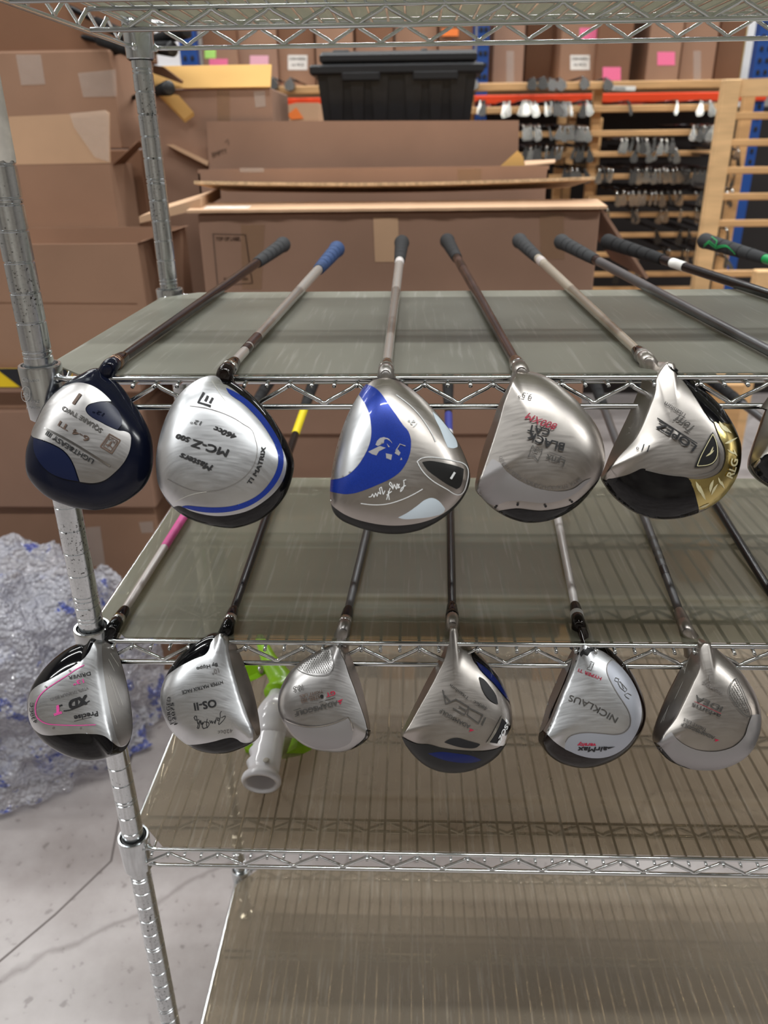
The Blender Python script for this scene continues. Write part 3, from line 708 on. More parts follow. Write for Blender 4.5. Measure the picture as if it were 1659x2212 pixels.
d.lines([[(885,1215),(862,1225),(866,1262),(848,1320),(828,1338),(842,1300),(884,1274)],[(818,1258),(800,1300),(822,1296),(796,1256),(788,1312),(766,1262),(752,1312),(742,1262),(726,1240),(716,1262),(748,1300)],[(724,1302),(688,1418)],[(704,1330),(716,1420)],[(688,1372),(742,1332)],[(672,1326),(654,1366),(644,1330),(636,1290),(616,1304),(628,1362),(604,1342),(592,1384),(576,1350),(560,1394),(546,1360),(530,1388),(505,1390)]], 9, 'white_ink', 'script_lettering')
for p in ([(575,860),(590,820),(620,790),(660,780),(710,795),(740,830),(748,850),(730,825),(690,800),(665,805),(660,840),(600,872)], [(500,930),(620,870),(680,890),(610,925),(585,968),(540,955)], [(680,945),(745,960),(735,1015),(685,995)], [(795,895),(830,940),(815,970),(770,945)], [(690,845),(722,880),(705,882)], [(838,985),(848,1012),(826,1016)]):
    d.panel(p, 'satin', 'chipped_emblem', lay=5, sm=False)
d.line([(780,922),(825,852),(880,872)], 9, 'satin', 'chipped_emblem', sm=False, off=.0012)
# 4 gunmetal
tip = tp(1122, 796, Z2S)
H4 = Head(tip, [(585,120),(650,105),(760,120),(880,160),(1000,230),(1120,330),(1240,440),(1360,580),(1450,710),(1510,850),(1540,1000),(1535,1130),(1490,1260),(1400,1400),(1280,1540),(1150,1640),(1010,1710),(850,1750),(680,1755),(540,1720),(430,1670),(320,1600),(200,1480),(145,1420),(130,1370),(150,1240),(190,1050),(250,850),(320,660),(400,440),(470,310),(540,190)], (1000,780,5.027), roll=-2, edge=[(570,130),(500,330),(440,480),(390,660),(340,830),(285,1000),(235,1150),(190,1290),(138,1395)], edge_h=.86, hs=.026)
t, hd = club('plain gunmetal golf driver with crimson and black lettering, fourth on the upper shelf', tip, tp(966,520,Z2S+.004), H4, 'steel_wm', 'black_gl', 'sh_maroon', 'rubber', ferrule=('copper','chrome'), neck=((630,160),'steel_wm'), group=UG, bands=((.60,.66,'sh_dark'),(.70,.74,'sh_dark')))
d = Dec(hd, H4, t)
d.panel([(400,1110),(480,1200),(600,1290),(750,1360),(900,1400),(1060,1415),(1200,1385),(1320,1300),(1400,1270),(1300,1370),(1180,1460),(1060,1510),(950,1535),(830,1540),(700,1525),(560,1515),(450,1530),(370,1560),(285,1545),(200,1470),(150,1400),(190,1300),(250,1160),(320,1060)], 'satin', 'satin_panel')
d.panel([(360,1635),(480,1615),(600,1605),(720,1620),(830,1630),(950,1620),(1060,1600),(1180,1560),(1290,1480),(1400,1370),(1480,1270),(1520,1180),(1535,1130),(1490,1270),(1400,1405),(1280,1545),(1150,1645),(1010,1715),(850,1755),(680,1760),(540,1725),(430,1675)], 'black_gl', 'black_crown_edge')
for x, y in ((360,1578),(595,1553),(895,1570),(1175,1520)): d.dot(x, y, 15, 'black_ink', 'rivet_hole')
d.text('9.5°', [(755,368),(608,338)], 54, 'engrave', 0)
d.text('800XM', [(1025,685),(860,630),(700,555)], 72, 'red_ink', .0, .3)
d.text('CAT', [(950,740),(715,688)], 70, 'black_ink', .022)
d.text('BLACK', [(1108,895),(900,838),(725,758)], 80, 'black_ink', .022)
d.line([(935,988),(1112,1056)], 5, 'engrave')
d.text('Lynx', [(1112,1075),(912,1012)], 76, 'engrave', 0)
d.lines([[(760,915),(738,950),(730,990),(705,1042),(762,1034),(815,1088),(826,1050),(848,1010),(860,955),(832,972),(812,938),(795,948),(785,965),(770,948),(760,915)],[(748,990),(762,1000)],[(785,1010),(805,1020)],[(790,960),(775,985),(800,980),(812,1000)],[(765,1020),(785,1035)]], 7, 'engrave', 'cat_face_emblem')
d.text('BETA TITANIUM-CARBON FIBER HYBRID', [(1272,1268),(1180,1325),(1060,1352),(930,1355),(800,1328),(680,1278),(570,1208),(480,1122),(418,1028)], 38, 'engrave_lt', 0)
# 5 steel, black and gold
tip = tp(1393, 774, Z2S)
H5 = Head(tip, [(490,170),(500,130),(560,100),(640,95),(720,130),(850,210),(980,310),(1120,430),(1240,560),(1330,700),(1390,850),(1405,960),(1390,1100),(1340,1230),(1250,1360),(1130,1460),(990,1530),(850,1570),(700,1585),(560,1575),(420,1530),(290,1450),(170,1340),(100,1240),(75,1190),(110,1100),(170,950),(250,780),(340,590),(420,400),(470,270)], (1280,760,4.377), roll=-4, edge=[(640,110),(620,200),(560,390),(485,600),(405,790),(325,920),(225,1015),(130,1105),(70,1180)], edge_h=.80, hs=.026)
t, hd = club('golf driver with black toe and gold leaf-patterned rear rim, fifth on the upper shelf', tip, tp(1122,520,Z2S+.004), H5, 'steel_wm', 'black_gl', 'sh_champ', 'rubber_gr', ferrule=('black_brown','steel_dk'), neck=((600,150),'steel_wm'), group=UG, bands=((.62,.66,'sh_pearl'),))
d = Dec(hd, H5, t)
d.panel([(700,120),(850,210),(980,310),(1120,430),(1240,560),(1315,685),(1150,668),(1080,590),(1010,480),(930,360),(850,260),(770,185)], 'black_gl', 'black_crown_edge', lay=0)
d.panel([(70,1195),(175,1202),(220,1193),(330,1163),(400,1133),(470,1103),(520,1112),(620,1142),(760,1172),(900,1192),(912,1200),(960,1310),(990,1420),(1005,1497),(990,1535),(850,1575),(700,1590),(560,1580),(420,1535),(290,1455),(170,1345),(100,1245)], 'black_gl', 'black_toe', lay=0)
d.line([(150,1060),(190,1130),(230,1180)], 3, 'engrave_lt', 'face_seam')
d.panel([(1150,665),(1310,680),(1345,760),(1395,860),(1400,960),(1385,1100),(1340,1225),(1260,1340),(1160,1430),(1070,1480),(1005,1495),(990,1420),(960,1310),(910,1200),(1020,1205),(1120,1185),(1205,1135),(1245,1060),(1258,980),(1245,900),(1200,800)], 'gold', 'gold_rim', lay=0)
d.line([(500,1112),(620,1142),(760,1165),(900,1172),(1020,1168),(1120,1140),(1185,1090),(1215,1020),(1215,950),(1190,860),(1140,760)], 16, 'steel_dk', 'step_edge', off=.0009)
def leaf(cx, cy, L2, W2, a):
    ca, sa = math.cos(a), math.sin(a); pts = []
    for i in range(7): u = -1+2*i/6; pts.append((u*L2, W2*(1-u*u)+.35*W2*u))
    for i in range(1, 6): u = 1-2*i/6; pts.append((u*L2, -W2*.3*(1-u*u)+.35*W2*u))
    return [(cx+x*ca-y*sa, cy+x*sa+y*ca) for x, y in pts]
for cx, cy, L2, W2, a in ((1235,710,68,24,.75),(1275,735,50,14,.75),(1290,845,50,18,-.6),(1320,830,45,12,-.5),(1310,945,46,14,.4),(1345,955,36,11,1.0),(1205,1225,45,14,1.0),(1230,1255,40,12,1.1),(1125,1270,62,22,1.7),(1150,1300,62,16,2.0),(1015,1290,80,26,.9),(1040,1330,75,20,1.1),(1055,1450,55,14,-.5)):
    d.panel(leaf(cx, cy, L2, W2, a), 'cream_gold', 'leaf_motif', lay=4)
d.text('RLG', [(1310,1200),(1345,1120),(1365,1015)], 58, 'cream_gold', .022)
d.panel([(1133,758),(1165,830),(1186,920),(1180,1000),(1140,1060),(1080,1085),(965,1095),(1000,1000),(1060,890)], 'charcoal', 'dark_badge', lay=4)
d.line([(1131,780),(1158,840),(1174,920),(1168,995),(1132,1048),(1078,1072),(985,1080),(1015,1000),(1068,895)], 7, 'cream_gold', 'badge_outline', True, off=.0013)
for cx, cy, L2, W2, a in ((1105,960,50,13,-.75),(1120,930,38,9,-1.2)): d.panel(leaf(cx, cy, L2, W2, a), 'cream_gold', 'leaf_motif', lay=7)
d.text('LOPEZ', [(988,890),(820,770),(632,655)], 66, 'black_ink', .022)
d.line([(612,628),(988,870)], 10, 'black_ink', sm=False)
d.text('Torri', [(962,705),(800,590)], 78, 'engrave', .0, .4)
d.text('Titanium', [(893,598),(800,540),(690,472)], 40, 'engrave', 0)
d.text('11°', [(542,888),(425,860)], 62, 'black_ink', 0, .1)
# 6 cut by the frame
tip = tp(1655, 752, Z2S)+Vector((.045, -.03, 0)); tip = Vector((.672, -.008, Z2S))
H6 = Head(tip, [(1700,430),(1650,540),(1600,690),(1540,860),(1492,1050),(1500,1095),(1570,1190),(1659,1255),(1800,1330),(1980,1320),(2120,1180),(2150,980),(2090,760),(1960,580),(1820,450)], (1280,760,4.377), roll=-6, edge=[(1720,470),(1690,640),(1640,820),(1560,990),(1497,1060)], edge_h=.8)
t, hd = club('steel-faced golf driver cut off by the right edge, sixth on the upper shelf', tip, tp(1212,522,Z2S+.004), H6, 'steel_wm', 'black_gl', 'sh_grey', 'rubber_gr', ferrule=('black_gl','chrome'), neck=((1750,500),'steel_wm'), group=UG, bands=((.735,.75,'white_ink'),(.66,.72,'sh_dark')))
t6 = t
d = Dec(hd, H6, t)
d.panel([(1497,1075),(1560,1030),(1640,970),(1720,960),(1850,1010),(2000,1120),(2100,1200),(1980,1310),(1800,1325),(1659,1250),(1570,1185)], 'black_gl', 'black_crown_edge')
# 7, 8: only shafts and grips show; their heads hang outside the frame
def head_copy(src, dst):
    for c in src.children:
        if c.name.startswith('club_head'):
            o = c.copy(); COL.objects.link(o); o.parent = dst
            for g in c.children: q = g.copy(); COL.objects.link(q); q.parent = o
b7 = tp(1312, 522, Z2S+.004); q7 = tp(1659, 645, Z2S)
t, _ = club('black golf club with pale label below its grip, reaching in from the right', Vector((q7.x+(q7.x-b7.x)*.9, -.03, Z2S)), b7, None, sh='sh_black', grip='rubber', bands=((.62,.668,'paper'),), group=UG, ferrule=('black_gl','chrome'))
head_copy(t6, t)
b8 = tp(1522, 520, Z2S+.004); q8 = tp(1659, 572, Z2S)
t8, _ = club('golf club with green-patterned dark grip and green shaft, rightmost on the upper shelf', Vector((q8.x+.04, -.03, Z2S)), b8, None, sh='sh_silver', grip='rubber_gr', bands=((.58,.735,'green_ink'),), group=UG, ferrule=('black_gl','chrome'))
head_copy(t6, t8)
gm = lambda x, y: (atY(x, y, 0)*0+tube_hit(x, y, b8, Vector((q8.x+.04, -.03, Z2S)), .0135), -ray(x, y).normalized())
def tube_hit(x, y, a, b, r_):
    dd = ray(x, y).normalized(); ax = (b-a).normalized(); w = CAM-a; n = dd.cross(ax); nn = n.normalized()
    s = w.dot(nn); t_ = ((a-CAM).cross(ax)).dot(n)/n.dot(n)
    h = math.sqrt(max(1e-9, r_*r_-s*s)); return CAM+dd*(t_-h/max(.2, n.length))
gp8 = [c for c in t8.children if c.name.startswith('grip')][0]
for pts in ([(1518,536),(1530,524),(1545,536),(1547,537)], [(1547,537),(1570,533),(1588,550)], [(1545,534),(1549,520),(1537,511)], [(1520,530),(1532,520),(1545,531)], [(1547,533),(1568,530),(1580,541)]):
    line_mb(gm, pts, 2.2, .0006).build('grip_mark', M['green_ink'], gp8, ORI[t8.name], True)
# ------------------------------------------------------------ lower row
LG = 'drivers on the lower shelf'
def low(px, py, X2, L_=1.02):
    a = tp(px, py, Z3S); return a, Vector((X2, a.y+L_, Z3S+.004))
# 1 silver with pink line
a, b = low(250, 1348, .034)
H7 = Head(a, [(1000,370),(1080,330),(1180,330),(1250,390),(1290,480),(1350,650),(1420,900),(1470,1150),(1500,1350),(1510,1500),(1500,1640),(1450,1790),(1380,1870),(1250,1920),(1100,1965),(950,1985),(800,1970),(640,1920),(480,1840),(340,1740),(220,1600),(150,1450),(120,1280),(130,1150),(180,1000),(260,870),(380,720),(520,590),(680,480),(850,410)], (40,1320,6.144), roll=8, lean=36, edge=[(1120,330),(1090,500),(1095,700),(1120,900),(1152,1100),(1190,1300),(1232,1500),(1282,1680),(1350,1890)], edge_h=.8, hs=.024, c=(800,1200))
t, hd = club('silver and black golf driver with pink U-shaped line, leftmost of the lower row', a, b, H7, 'black_gl', 'black_gl', 'sh_pearl', 'rubber', ferrule=('black_gl','chrome'), neck=((1130,420),'black_gl'), group=LG, bands=((.175,.75,'pink'),))
d = Dec(hd, H7, t)
d.panel([(1090,340),(1180,335),(1245,390),(1285,480),(1345,650),(1415,900),(1465,1150),(1495,1350),(1505,1500),(1495,1640),(1440,1760),(1380,1800),(1300,1790),(1220,1720),(1160,1670),(1080,1640),(950,1630),(800,1625),(650,1635),(500,1645),(400,1650),(300,1630),(210,1560),(150,1440),(135,1300),(140,1160),(180,1060),(260,990),(400,920),(560,830),(720,740),(860,640),(940,540),(1000,420)], 'steel_lt', 'silver_sole')
d.panel([(1120,345),(1180,340),(1243,392),(1283,482),(1343,652),(1413,902),(1463,1152),(1493,1352),(1503,1502),(1492,1640),(1440,1755),(1350,1795),(1300,1690),(1250,1510),(1208,1300),(1170,1100),(1138,900),(1112,700),(1100,500)], 'steel_dk', 'club_face')  # darker steel paints the brownish reflection into this face
d.line([(875,715),(760,780),(640,860),(500,950),(370,1040),(290,1120),(240,1220),(230,1310),(250,1400),(310,1460),(390,1495),(550,1510),(800,1515),(1025,1508)], 11, 'pink')
d.text('Precise', [(1048,1325),(735,1388)], 62, 'black_ink', .022)
d.line([(740,1462),(970,1407)], 7, 'black_ink', sm=False)
d.text('XD', [(912,1105),(650,1190)], 108, 'black_ink', .06, .25)
d.line([(945,1190),(850,1245),(760,1285),(680,1315),(600,1325)], 15, 'black_ink', 'swoosh')
d.line([(585,1246),(535,1262)], 22, 'black_ink', 'lettering', sm=False)
d.text('T', [(548,1240),(440,1275)], 105, 'pink', .06, .3)
d.text('VT075 TITANIUM BEND', [(922,1005),(420,1155)], 36, 'grey_ink', -.005)
d.text('DRIVER', [(952,803),(662,865)], 46, 'black_ink', 0)
d.text('13°', [(862,898),(720,932)], 52, 'pink', .01)
d.text('430CC', [(262,1472),(222,1400),(204,1320),(212,1218)], 42, 'black_ink', 0)
for x, y in ((685,795),(368,1005),(467,1550),(830,1553)): d.dot(x, y, 15, 'engrave_lt', 'rivet')
for i, (p, q) in enumerate((((1215,560),(1330,740)),((1190,640),(1270,800)),((1200,860),(1330,1250)),((1250,900),(1380,1250)),((1200,1180),(1300,1500)))): d.line([p, q], 5, 'lt_groove', 'face_groove', sm=False)
# 2 silver, dark face
a, b = low(494, 1348, .128)
H8 = Head(a, [(950,225),(1020,220),(1090,280),(1160,430),(1250,640),(1330,860),(1400,1100),(1450,1330),(1475,1500),(1480,1640),(1440,1700),(1330,1780),(1200,1840),(1050,1890),(900,1905),(740,1890),(600,1850),(480,1780),(360,1690),(240,1560),(160,1400),(115,1230),(110,1080),(140,930),(200,790),(290,650),(400,510),(540,380),(700,280),(840,235)], (330,1330,6.381), roll=6, lean=36, edge=[(1030,222),(1032,380),(1052,520),(1092,700),(1142,880),(1192,1060),(1262,1260),(1332,1440),(1385,1560),(1440,1695)], edge_h=.8, hs=.024)
t, hd = club('scuffed silver golf driver with dark face and black signature, second in the lower row', a, b, H8, 'black_gl', 'black_gl', 'sh_black', 'rubber', ferrule=('black_gl','chrome'), neck=((980,290),'black_gl'), group=LG, bands=((.60,.80,'yellow'),))
d = Dec(hd, H8, t)
d.panel([(900,265),(980,245),(1040,260),(1150,430),(1245,640),(1325,860),(1395,1100),(1445,1330),(1470,1500),(1470,1640),(1400,1720),(1300,1750),(1220,1740),(1160,1700),(1100,1680),(1000,1690),(850,1730),(700,1760),(560,1775),(470,1770),(350,1680),(235,1555),(155,1395),(115,1230),(110,1080),(140,940),(190,840),(300,750),(450,660),(600,590),(720,540),(770,480),(800,390),(850,310)], 'steel_lt', 'silver_sole')
d.panel([(1040,270),(1090,290),(1160,435),(1250,645),(1330,865),(1398,1105),(1446,1335),(1472,1505),(1476,1635),(1430,1655),(1380,1560),(1330,1440),(1260,1260),(1190,1060),(1140,880),(1090,700),(1050,520),(1032,380)], 'steel_face', 'club_face')
d.text('OS-II', [(868,1150),(562,1205)], 100, 'black_ink', .02)
d.lines([[(952,1318),(935,1330),(930,1400),(905,1490),(915,1500),(1000,1400),(1000,1380),(945,1405)],[(925,1425),(895,1405),(888,1440),(920,1440)],[(880,1400),(858,1490),(862,1440),(846,1480)],[(836,1450),(824,1485),(812,1445),(800,1480),(786,1440)],[(752,1420),(742,1500),(752,1540),(700,1555),(682,1515),(712,1460),(770,1470),(778,1500),(748,1545)],[(702,1480),(682,1505),(690,1465),(672,1500),(662,1440),(636,1552),(614,1545),(650,1440)],[(648,1460),(624,1490),(612,1440),(604,1385),(586,1380),(570,1402),(592,1440),(640,1430)]], 9, 'black_ink', 'signature')
d.text('HYPER MATRIX FACE', [(958,892),(400,1035)], 48, 'black_ink', .0)
d.text('10°', [(902,722),(806,752)], 62, 'grey_ink', -.005)
d.text('By Hippo', [(888,650),(602,712)], 44, 'black_ink', .01)
d.text('FORGED', [(292,1482),(258,1390),(243,1290),(242,1200),(252,1120)], 40, 'black_ink', 0)
d.text('F2075', [(345,1490),(318,1400),(300,1300),(292,1195)], 40, 'black_ink', 0)
d.text('420cc', [(1098,1560),(895,1588)], 46, 'engrave_lt', -.005)
# 3 steel with dimpled patch
a, b = low(744, 1352, .325)
H9 = Head(a, [(830,440),(950,400),(1050,410),(1120,450),(1180,580),(1250,760),(1320,960),(1390,1230),(1440,1470),(1460,1620),(1450,1720),(1380,1800),(1280,1870),(1150,1930),(1000,1960),(830,1950),(660,1920),(500,1850),(370,1750),(260,1620),(180,1480),(140,1340),(135,1230),(160,1080),(220,940),(310,800),(420,690),(560,590),(700,510)], (580,1330,6.636), roll=4, lean=36, edge=[(1060,405),(1042,520),(1092,640),(1152,830),(1222,1020),(1302,1250),(1372,1450),(1410,1600),(1425,1760)], edge_h=.8, hs=.023)
t, hd = club('grey steel golf driver with dimpled heel patch, third in the lower row above the toy', a, b, H9, 'steel', 'black_gl', 'sh_grey', 'rubber', ferrule=('sh_black','steel_pol'), neck=((1010,440),'steel_dk'), group=LG, fer_len=.034)
d = Dec(hd, H9, t)
d.panel([(1050,425),(1120,465),(1180,585),(1250,765),(1320,965),(1388,1235),(1437,1475),(1456,1620),(1412,1610),(1370,1450),(1300,1250),(1220,1020),(1150,830),(1090,640),(1040,520)], 'steel_face', 'club_face')
d.panel([(1460,1640),(1450,1720),(1380,1800),(1280,1870),(1150,1930),(1290,1840),(1370,1760),(1405,1630)], 'black_gl', 'black_crown_edge')
d.panel([(240,1490),(330,1537),(480,1582),(640,1597),(800,1582),(950,1542),(1060,1497),(1140,1462),(1180,1530),(1205,1640),(1180,1800),(1050,1880),(880,1910),(680,1890),(500,1810),(370,1710),(290,1600)], 'satin', 'satin_panel')
d.line([(230,1480),(330,1530),(480,1575),(640,1590),(800,1575),(950,1535),(1060,1490),(1140,1455),(1180,1520),(1210,1640)], 14, 'steel_pol', 'raised_ridge', off=.0011)
d.line([(415,770),(500,820),(650,855),(780,855),(870,830),(920,770),(935,700),(915,580),(890,465)], 9, 'engrave', 'groove')
d.dots([(440,755),(560,820),(760,840),(860,815),(915,730),(900,600),(880,480),(700,560),(560,640)], 34, 9, 'engrave')
d.text('ADAMSGOLF', [(985,1212),(372,1378)], 66, 'engrave', .015)
d.panel([(1068,1190),(988,1222),(1010,1240),(1040,1228)], 'red_ink', 'triangle_emblem', lay=6, sm=False)
d.panel([(1052,1234),(1015,1250),(1025,1278)], 'red_ink', 'triangle_emblem', lay=6, sm=False)
d.line([(958,1170),(362,1358)], 9, 'engrave', sm=False)
d.text('GT', [(948,1072),(820,1108)], 58, 'red_ink', .02)
d.dot(765, 1155, 26, 'charcoal', 'round_emblem')
d.text('STEEL 303', [(728,1125),(465,1198)], 58, 'bronze', 0, .1)
d.text('TIGHT LIES', [(778,1062),(445,1140)], 40, 'bronze', 0, .1)
d.text('10.5', [(492,988),(345,1022)], 70, 'engrave', 0, .3)
# 4 warm steel with blue toe
a, b = low(977, 1338, .42)
H10 = Head(a, [(690,160),(690,300),(670,400),(620,550),(520,720),(420,900),(330,1080),(230,1280),(150,1450),(105,1560),(110,1650),(180,1750),(280,1870),(400,1970),(550,2040),(720,2070),(900,2060),(1080,2010),(1230,1930),(1350,1830),(1440,1700),(1500,1560),(1525,1420),(1510,1250),(1460,1080),(1380,900),(1280,740),(1150,590),(1030,490),(930,400),(830,290),(815,160)], (850,1320,5.925), roll=0, lean=36, edge=[(715,180),(712,440),(640,620),(560,800),(470,970),(380,1130),(290,1290),(220,1420),(108,1600)], edge_h=.8, hs=.026, c=(800,1320))
t, hd = club('warm steel golf driver with long neck, blue toe inlay and slanted badge', a, b, H10, 'steel_wm', 'black_gl', 'sh_black', 'rubber', ferrule=('black_gl','black_brown'), neck=((752,330),'steel_wm'), group=LG, bands=((.60,.70,'shaft_blue'),(.585,.60,'white_ink')))
d = Dec(hd, H10, t)
d.panel([(990,490),(1100,600),(1250,740),(1380,900),(1460,1080),(1510,1250),(1480,1170),(1400,1050),(1300,920),(1180,800),(1080,700),(1020,620)], 'black_gl', 'black_crown_edge')
d.panel([(105,1600),(180,1650),(300,1700),(450,1710),(600,1750),(800,1780),(1000,1795),(1200,1790),(1350,1750),(1450,1680),(1350,1830),(1230,1930),(1080,2010),(900,2060),(720,2070),(550,2040),(400,1970),(280,1870),(180,1750)], 'charcoal', 'dark_toe')
d.panel([(440,1820),(600,1800),(800,1820),(1000,1850),(1125,1902),(1050,1930),(900,1940),(750,1925),(600,1890)], 'blue_dk', 'blue_inlay')
d.panel([(1060,650),(1160,715),(1300,855),(1420,1035),(1485,1165),(1400,1070),(1290,935),(1170,815),(1090,720)], 'blue_dk', 'blue_inlay')
d.panel([(1095,840),(1150,870),(1230,960),(1310,1080),(1335,1195),(1260,1160),(1180,1080),(1130,980)], 'black_ink', 'dark_recess', lay=3)
d.panel([(650,1680),(720,1640),(820,1625),(950,1660),(1110,1705),(1060,1745),(950,1755),(800,1730)], 'black_ink', 'dark_recess', lay=3)
d.panel([(1385,1330),(1450,1390),(1505,1510),(1470,1620),(1410,1720),(1300,1720),(1185,1690),(1250,1590),(1330,1440)], 'chrome', 'badge', lay=3)
d.panel([(1388,1372),(1442,1428),(1410,1530),(1320,1692),(1230,1678),(1290,1590),(1350,1480)], 'black_ink', 'badge_field', lay=6)
d.text('a7OS', [(1345,1700),(1462,1465)], 44, 'white_ink', .022, .2, .0016)
d.lines([[(1178,1360),(1128,1466)],[(1142,1328),(968,1240),(942,1330),(1088,1438),(1142,1328)],[(790,1125),(962,1225),(908,1328),(760,1245)],[(838,1222),(922,1272)],[(630,1010),(668,1186),(800,1130)],[(652,1075),(728,1160)]], 17, 'engrave', 'angular_lettering', sm=False)
d.text('ADAMSGOLF', [(988,1462),(800,1365),(608,1248)], 48, 'engrave', .01)
d.panel([(1032,1525),(965,1497),(985,1518),(962,1545)], 'red_ink', 'triangle_emblem', lay=6, sm=False)
d.text('460cc · Titanium', [(1208,1232),(980,1110),(735,930)], 40, 'engrave', 0)
# 5 white and dark brown
a, b = low(1248, 1338, .60)
H11 = Head(a, [(620,190),(650,350),(610,470),(520,640),(440,800),(350,1000),(270,1200),(200,1440),(150,1620),(140,1720),(190,1800),(290,1920),(420,2010),(560,2060),(700,2085),(870,2075),(1030,2030),(1180,1960),(1320,1860),(1440,1720),(1520,1580),(1565,1420),(1565,1280),(1530,1130),(1460,960),(1360,780),(1240,640),(1100,510),(960,410),(850,340),(790,270),(775,190)], (1140,1320,6.144), roll=-2, lean=36, edge=[(655,380),(640,520),(590,700),(525,870),(445,1060),(375,1240),(300,1440),(205,1640),(160,1740)], edge_h=.8, hs=.026, c=(850,1300))
t, hd = club('pale silver golf driver with glossy dark neck and grey-blue rim, fifth in the lower row', a, b, H11, 'black_brown', 'black_brown', 'sh_white', 'rubber', ferrule=('sh_black','white_ink'), neck=((715,330),'black_brown'), group=LG)
d = Dec(hd, H11, t)
d.panel([(670,470),(740,455),(850,470),(980,530),(1100,610),(1200,700),(1310,830),(1400,970),(1470,1130),(1505,1290),(1500,1430),(1450,1590),(1370,1720),(1260,1830),(1120,1910),(980,1945),(830,1945),(680,1910),(540,1850),(420,1780),(310,1690),(220,1590),(300,1430),(380,1230),(450,1060),(520,900),(580,730),(630,560)], 'steel_lt', 'silver_sole')
d.panel([(660,395),(612,480),(522,642),(442,802),(352,1002),(273,1202),(204,1440),(155,1620),(200,1600),(290,1430),(330,1300),(440,1050),(530,830),(600,650),(655,470)], 'steel', 'club_face')
d.panel([(1130,660),(1200,710),(1310,830),(1400,970),(1470,1130),(1505,1290),(1500,1430),(1450,1590),(1370,1720),(1260,1830),(1120,1910),(980,1945),(830,1945),(680,1910),(560,1860),(495,1830),(500,1740),(540,1680),(620,1640),(800,1615),(1000,1630),(1180,1640),(1280,1610),(1350,1530),(1365,1440),(1340,1340),(1280,1230),(1200,1110),(1120,970),(1060,840),(1050,740),(1085,680)], 'satin_blue', 'grey_blue_rim')
d.line([(1110,650),(1060,700),(1045,780),(1062,850),(1120,975),(1200,1112),(1280,1232),(1340,1342),(1362,1440),(1348,1530),(1280,1605),(1180,1634),(1000,1624),(800,1610),(620,1634),(540,1676),(500,1740)], 9, 'engrave_lt', 'groove')
d.text('NICKLAUS', [(1202,1415),(1000,1300),(800,1195),(560,1110)], 82, 'engrave', -.012)
d.text('HYPER TI', [(982,880),(680,762)], 40, 'red_ink', .01)
d.lines([[(830,668),(876,688),(838,788),(786,768),(800,745),(812,748),(838,690)]], 8, 'engrave', 'outline_number', sm=False)
d.lines([[(1368,1120),(1345,1105),(1320,1090),(1280,1110),(1300,1140),(1340,1168)],[(1310,1045),(1290,1075),(1225,1020),(1195,960),(1215,935),(1310,1040)],[(1240,970),(1270,1040)],[(1205,905),(1195,945),(1150,925),(1160,885),(1205,905)]], 9, 'engrave', 'outline_number', sm=False)
d.text('airMax', [(1055,1795),(660,1800)], 60, 'black_ink', .022, .2)
d.panel([(1158,1793),(1052,1800),(1062,1825)], 'black_ink', 'wedge_emblem', lay=8, sm=False)
d.text('varsity', [(900,1752),(658,1746)], 44, 'red_ink', .022, .2)
d.panel([(690,580),(700,545),(740,505),(790,480),(840,495),(905,520),(830,545),(790,600),(740,575),(710,610)], 'black_ink', 'chipped_paint', lay=4, sm=False)
d.panel([(520,905),(545,850),(500,970),(470,1020)], 'black_ink', 'chipped_paint', lay=6, sm=False)
d.panel([(335,1260),(310,1420),(285,1432)], 'black_ink', 'chipped_paint', lay=6, sm=False)
# 6 warm steel, dimpled rear
a, b = low(1479, 1352, .735)
H12 = Head(a, [(600,400),(610,480),(600,560),(560,640),(480,750),(400,900),(310,1080),(220,1290),(150,1480),(115,1640),(150,1740),(230,1840),(330,1930),(450,1990),(600,2040),(780,2060),(960,2050),(1130,2000),(1280,1920),(1400,1800),(1480,1640),(1515,1480),(1510,1300),(1460,1120),(1380,960),(1270,800),(1150,670),(1020,550),(880,440),(790,390),(700,330),(650,330)], (1390,1320,5.978), roll=-4, lean=36, edge=[(650,360),(690,560),(640,780),(560,960),(480,1130),(400,1290),(320,1440),(220,1560),(110,1650)], edge_h=.8, hs=.026, c=(830,1280))
t, hd = club('warm grey golf driver with dimpled oval, rightmost head of the lower row', a, b, H12, 'steel_wm', 'black_gl', 'sh_grey', 'rubber', ferrule=('steel_dk',None), neck=((690,400),'steel_wm'), group=LG, bands=((.105,.125,'sh_dark'),(.14,.15,'engrave'),(.16,.17,'engrave'),(.19,.20,'engrave')))
t12 = t
d = Dec(hd, H12, t)
d.panel([(360,1560),(420,1640),(520,1720),(680,1790),(860,1815),(1020,1800),(1180,1740),(1300,1620),(1350,1480),(1400,1340),(1500,1330),(1505,1480),(1470,1640),(1395,1795),(1275,1915),(1130,1995),(960,2045),(780,2055),(600,2035),(450,1985),(330,1920),(240,1820),(200,1720),(260,1640)], 'satin', 'satin_panel')
d.panel([(150,1670),(200,1720),(300,1840),(420,1960),(540,2010),(640,2050),(450,1990),(330,1930),(230,1840),(150,1740)], 'black_gl', 'black_crown_edge')
d.line([(1190,870),(1130,950),(1105,1030),(1130,1110),(1180,1190),(1240,1270),(1310,1340),(1370,1365),(1388,1330),(1335,1180),(1260,1000)], 9, 'engrave', 'groove', True)
d.dots([(1190,920),(1140,990),(1125,1040),(1160,1120),(1230,1230),(1310,1320),(1360,1340),(1320,1200),(1250,1030)], 33, 9, 'engrave')
d.text('IDEA', [(1028,1238),(680,1080)], 72, 'engrave', -.008)
d.line([(655,1165),(1000,1325)], 5, 'red_ink', sm=False)
d.text('adams', [(1000,1338),(635,1182)], 56, 'engrave', .0)
d.text('ADAMSGOLF', [(925,1618),(500,1432)], 44, 'engrave', .015)
